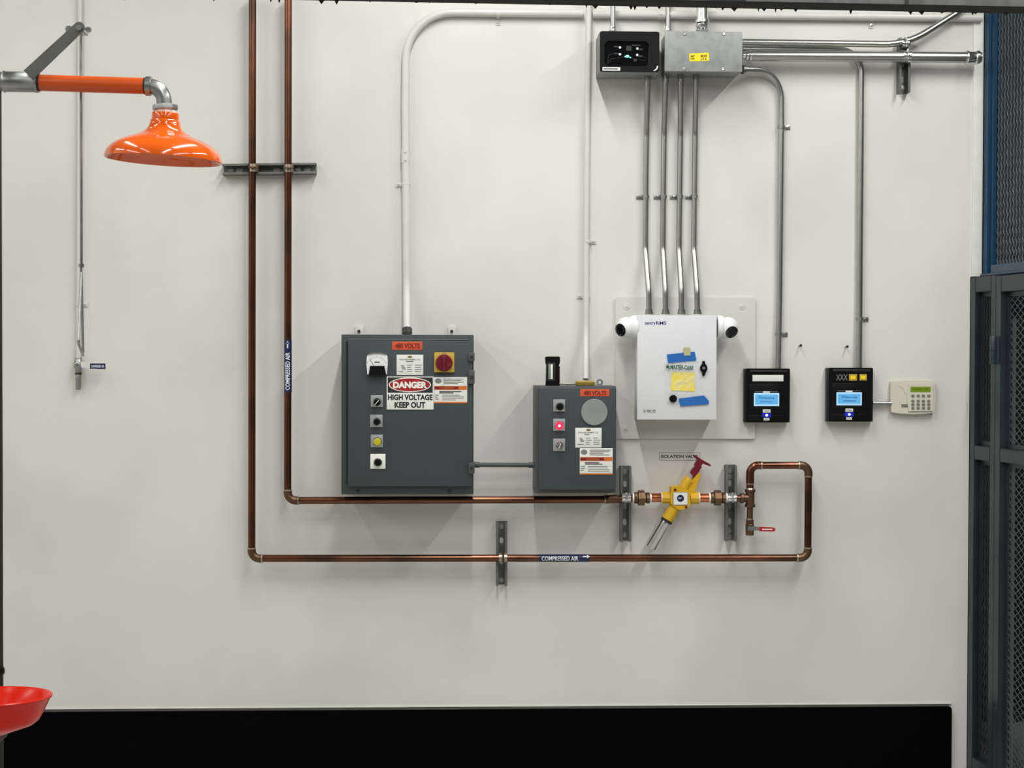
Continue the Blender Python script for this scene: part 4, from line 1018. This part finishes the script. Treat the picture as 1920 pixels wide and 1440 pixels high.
b.lathe([(0, 0), (.011, 0), (.012, .003), (.012, (z_h1-z_h0)/2-.001), (.010, (z_h1-z_h0)/2), (.012, (z_h1-z_h0)/2+.001), (.012, z_h1-z_h0-.004), (.010, z_h1-z_h0), (0, z_h1-z_h0)], (hp.x, hp.y, z_h0), (0, 0, 1), 18)
cbox(b, oL, sD+.002, sD+.036, -.006, -.0022, z_h0, z_h1, .001)
b.build('hinge', gt)
b = MB('teal')
s2, zz = CS(oL, 1858, 1316)
cbox(b, oL, sD-.006, sD+.012, -.006, -.0021, zz-.01, zz+.002, .001); b.build('drop_bolt', gt)
# upper blue screen
oU = XR_UP+.006
us = thing('mesh_screen', 'blue framed steel mesh screen above the cage gate', 'mesh screen', Vector((oU, 0, 2))+ev*.5)
su1 = CS(oU, 1858, 300)[0]; zsl = CS(oU, 1858, 497)[1]; TU = .03
b = MB('bluep'); cbox(b, oU, .002, su1*.62, 0, TU+.01, ZS+.010, 4.2); cbox(b, oU, su1*.62, su1, .010, TU+.01, ZS+.010, 4.2, .001); b.build('stile', us, 'bright blue upright')
b = MB('bluesill'); cbox(b, oU, -.0+.002, SEND, -.012, TU+.012, ZS+.0005, ZS+.010); cbox(b, oU, su1, SEND, .002, TU+.01, ZS+.010, zsl); b.build('sill', us, 'faded blue sill')
b = MB('bluep'); cbox(b, oU, SEND-.04, SEND, 0, TU+.01, zsl, 4.2); cbox(b, oU, su1, SEND-.04, 0, TU+.01, 4.14, 4.2); b.build('rail', us)
b = MB('meshm'); expanded(b, oU, su1, SEND-.04, TU-.004, zsl, 4.14, .046, .036, .0036, .0022, .0046); b.build('mesh_infill', us, 'grey expanded metal mesh')
# inner mesh wall of the cage, a little behind
im = thing('inner_mesh_screen', 'second grey mesh screen seen through the blue framed one', 'mesh screen', Vector((oU+.12, 0, 2))+ev*.3)
b = MB('meshd'); expanded(b, oU+.16, -.4, .9, 0, ZS-.1, 3.6, .050, .044, .0034, .0022, .005); b.build('mesh_infill', im)
b = MB('teal'); cbox(b, oU+.16, -.44, -.4, -.02, .02, .002, 3.6); cbox(b, oU+.16, .9, .94, -.02, .02, .002, 3.6); cbox(b, oU+.16, -.4, .9, -.02, .02, ZS-.14, ZS-.1); b.build('frame', im)
pp = MB('disc'); s_, z_ = CS(oL+.10, 1899, 700); q = Vector((oL+.10, 0, 0))+ev*s_; pp.tube([(q.x, q.y, 0.001), (q.x, q.y, ZS-.16)], .011, seg=14)
tag(pp.build('support_post'), 'thin grey post standing inside the cage behind the gate mesh', 'post')

# ------------------------------------------------------------------ tidy helper properties
for o in bpy.data.objects:
    if '_o' in o.keys(): del o['_o']
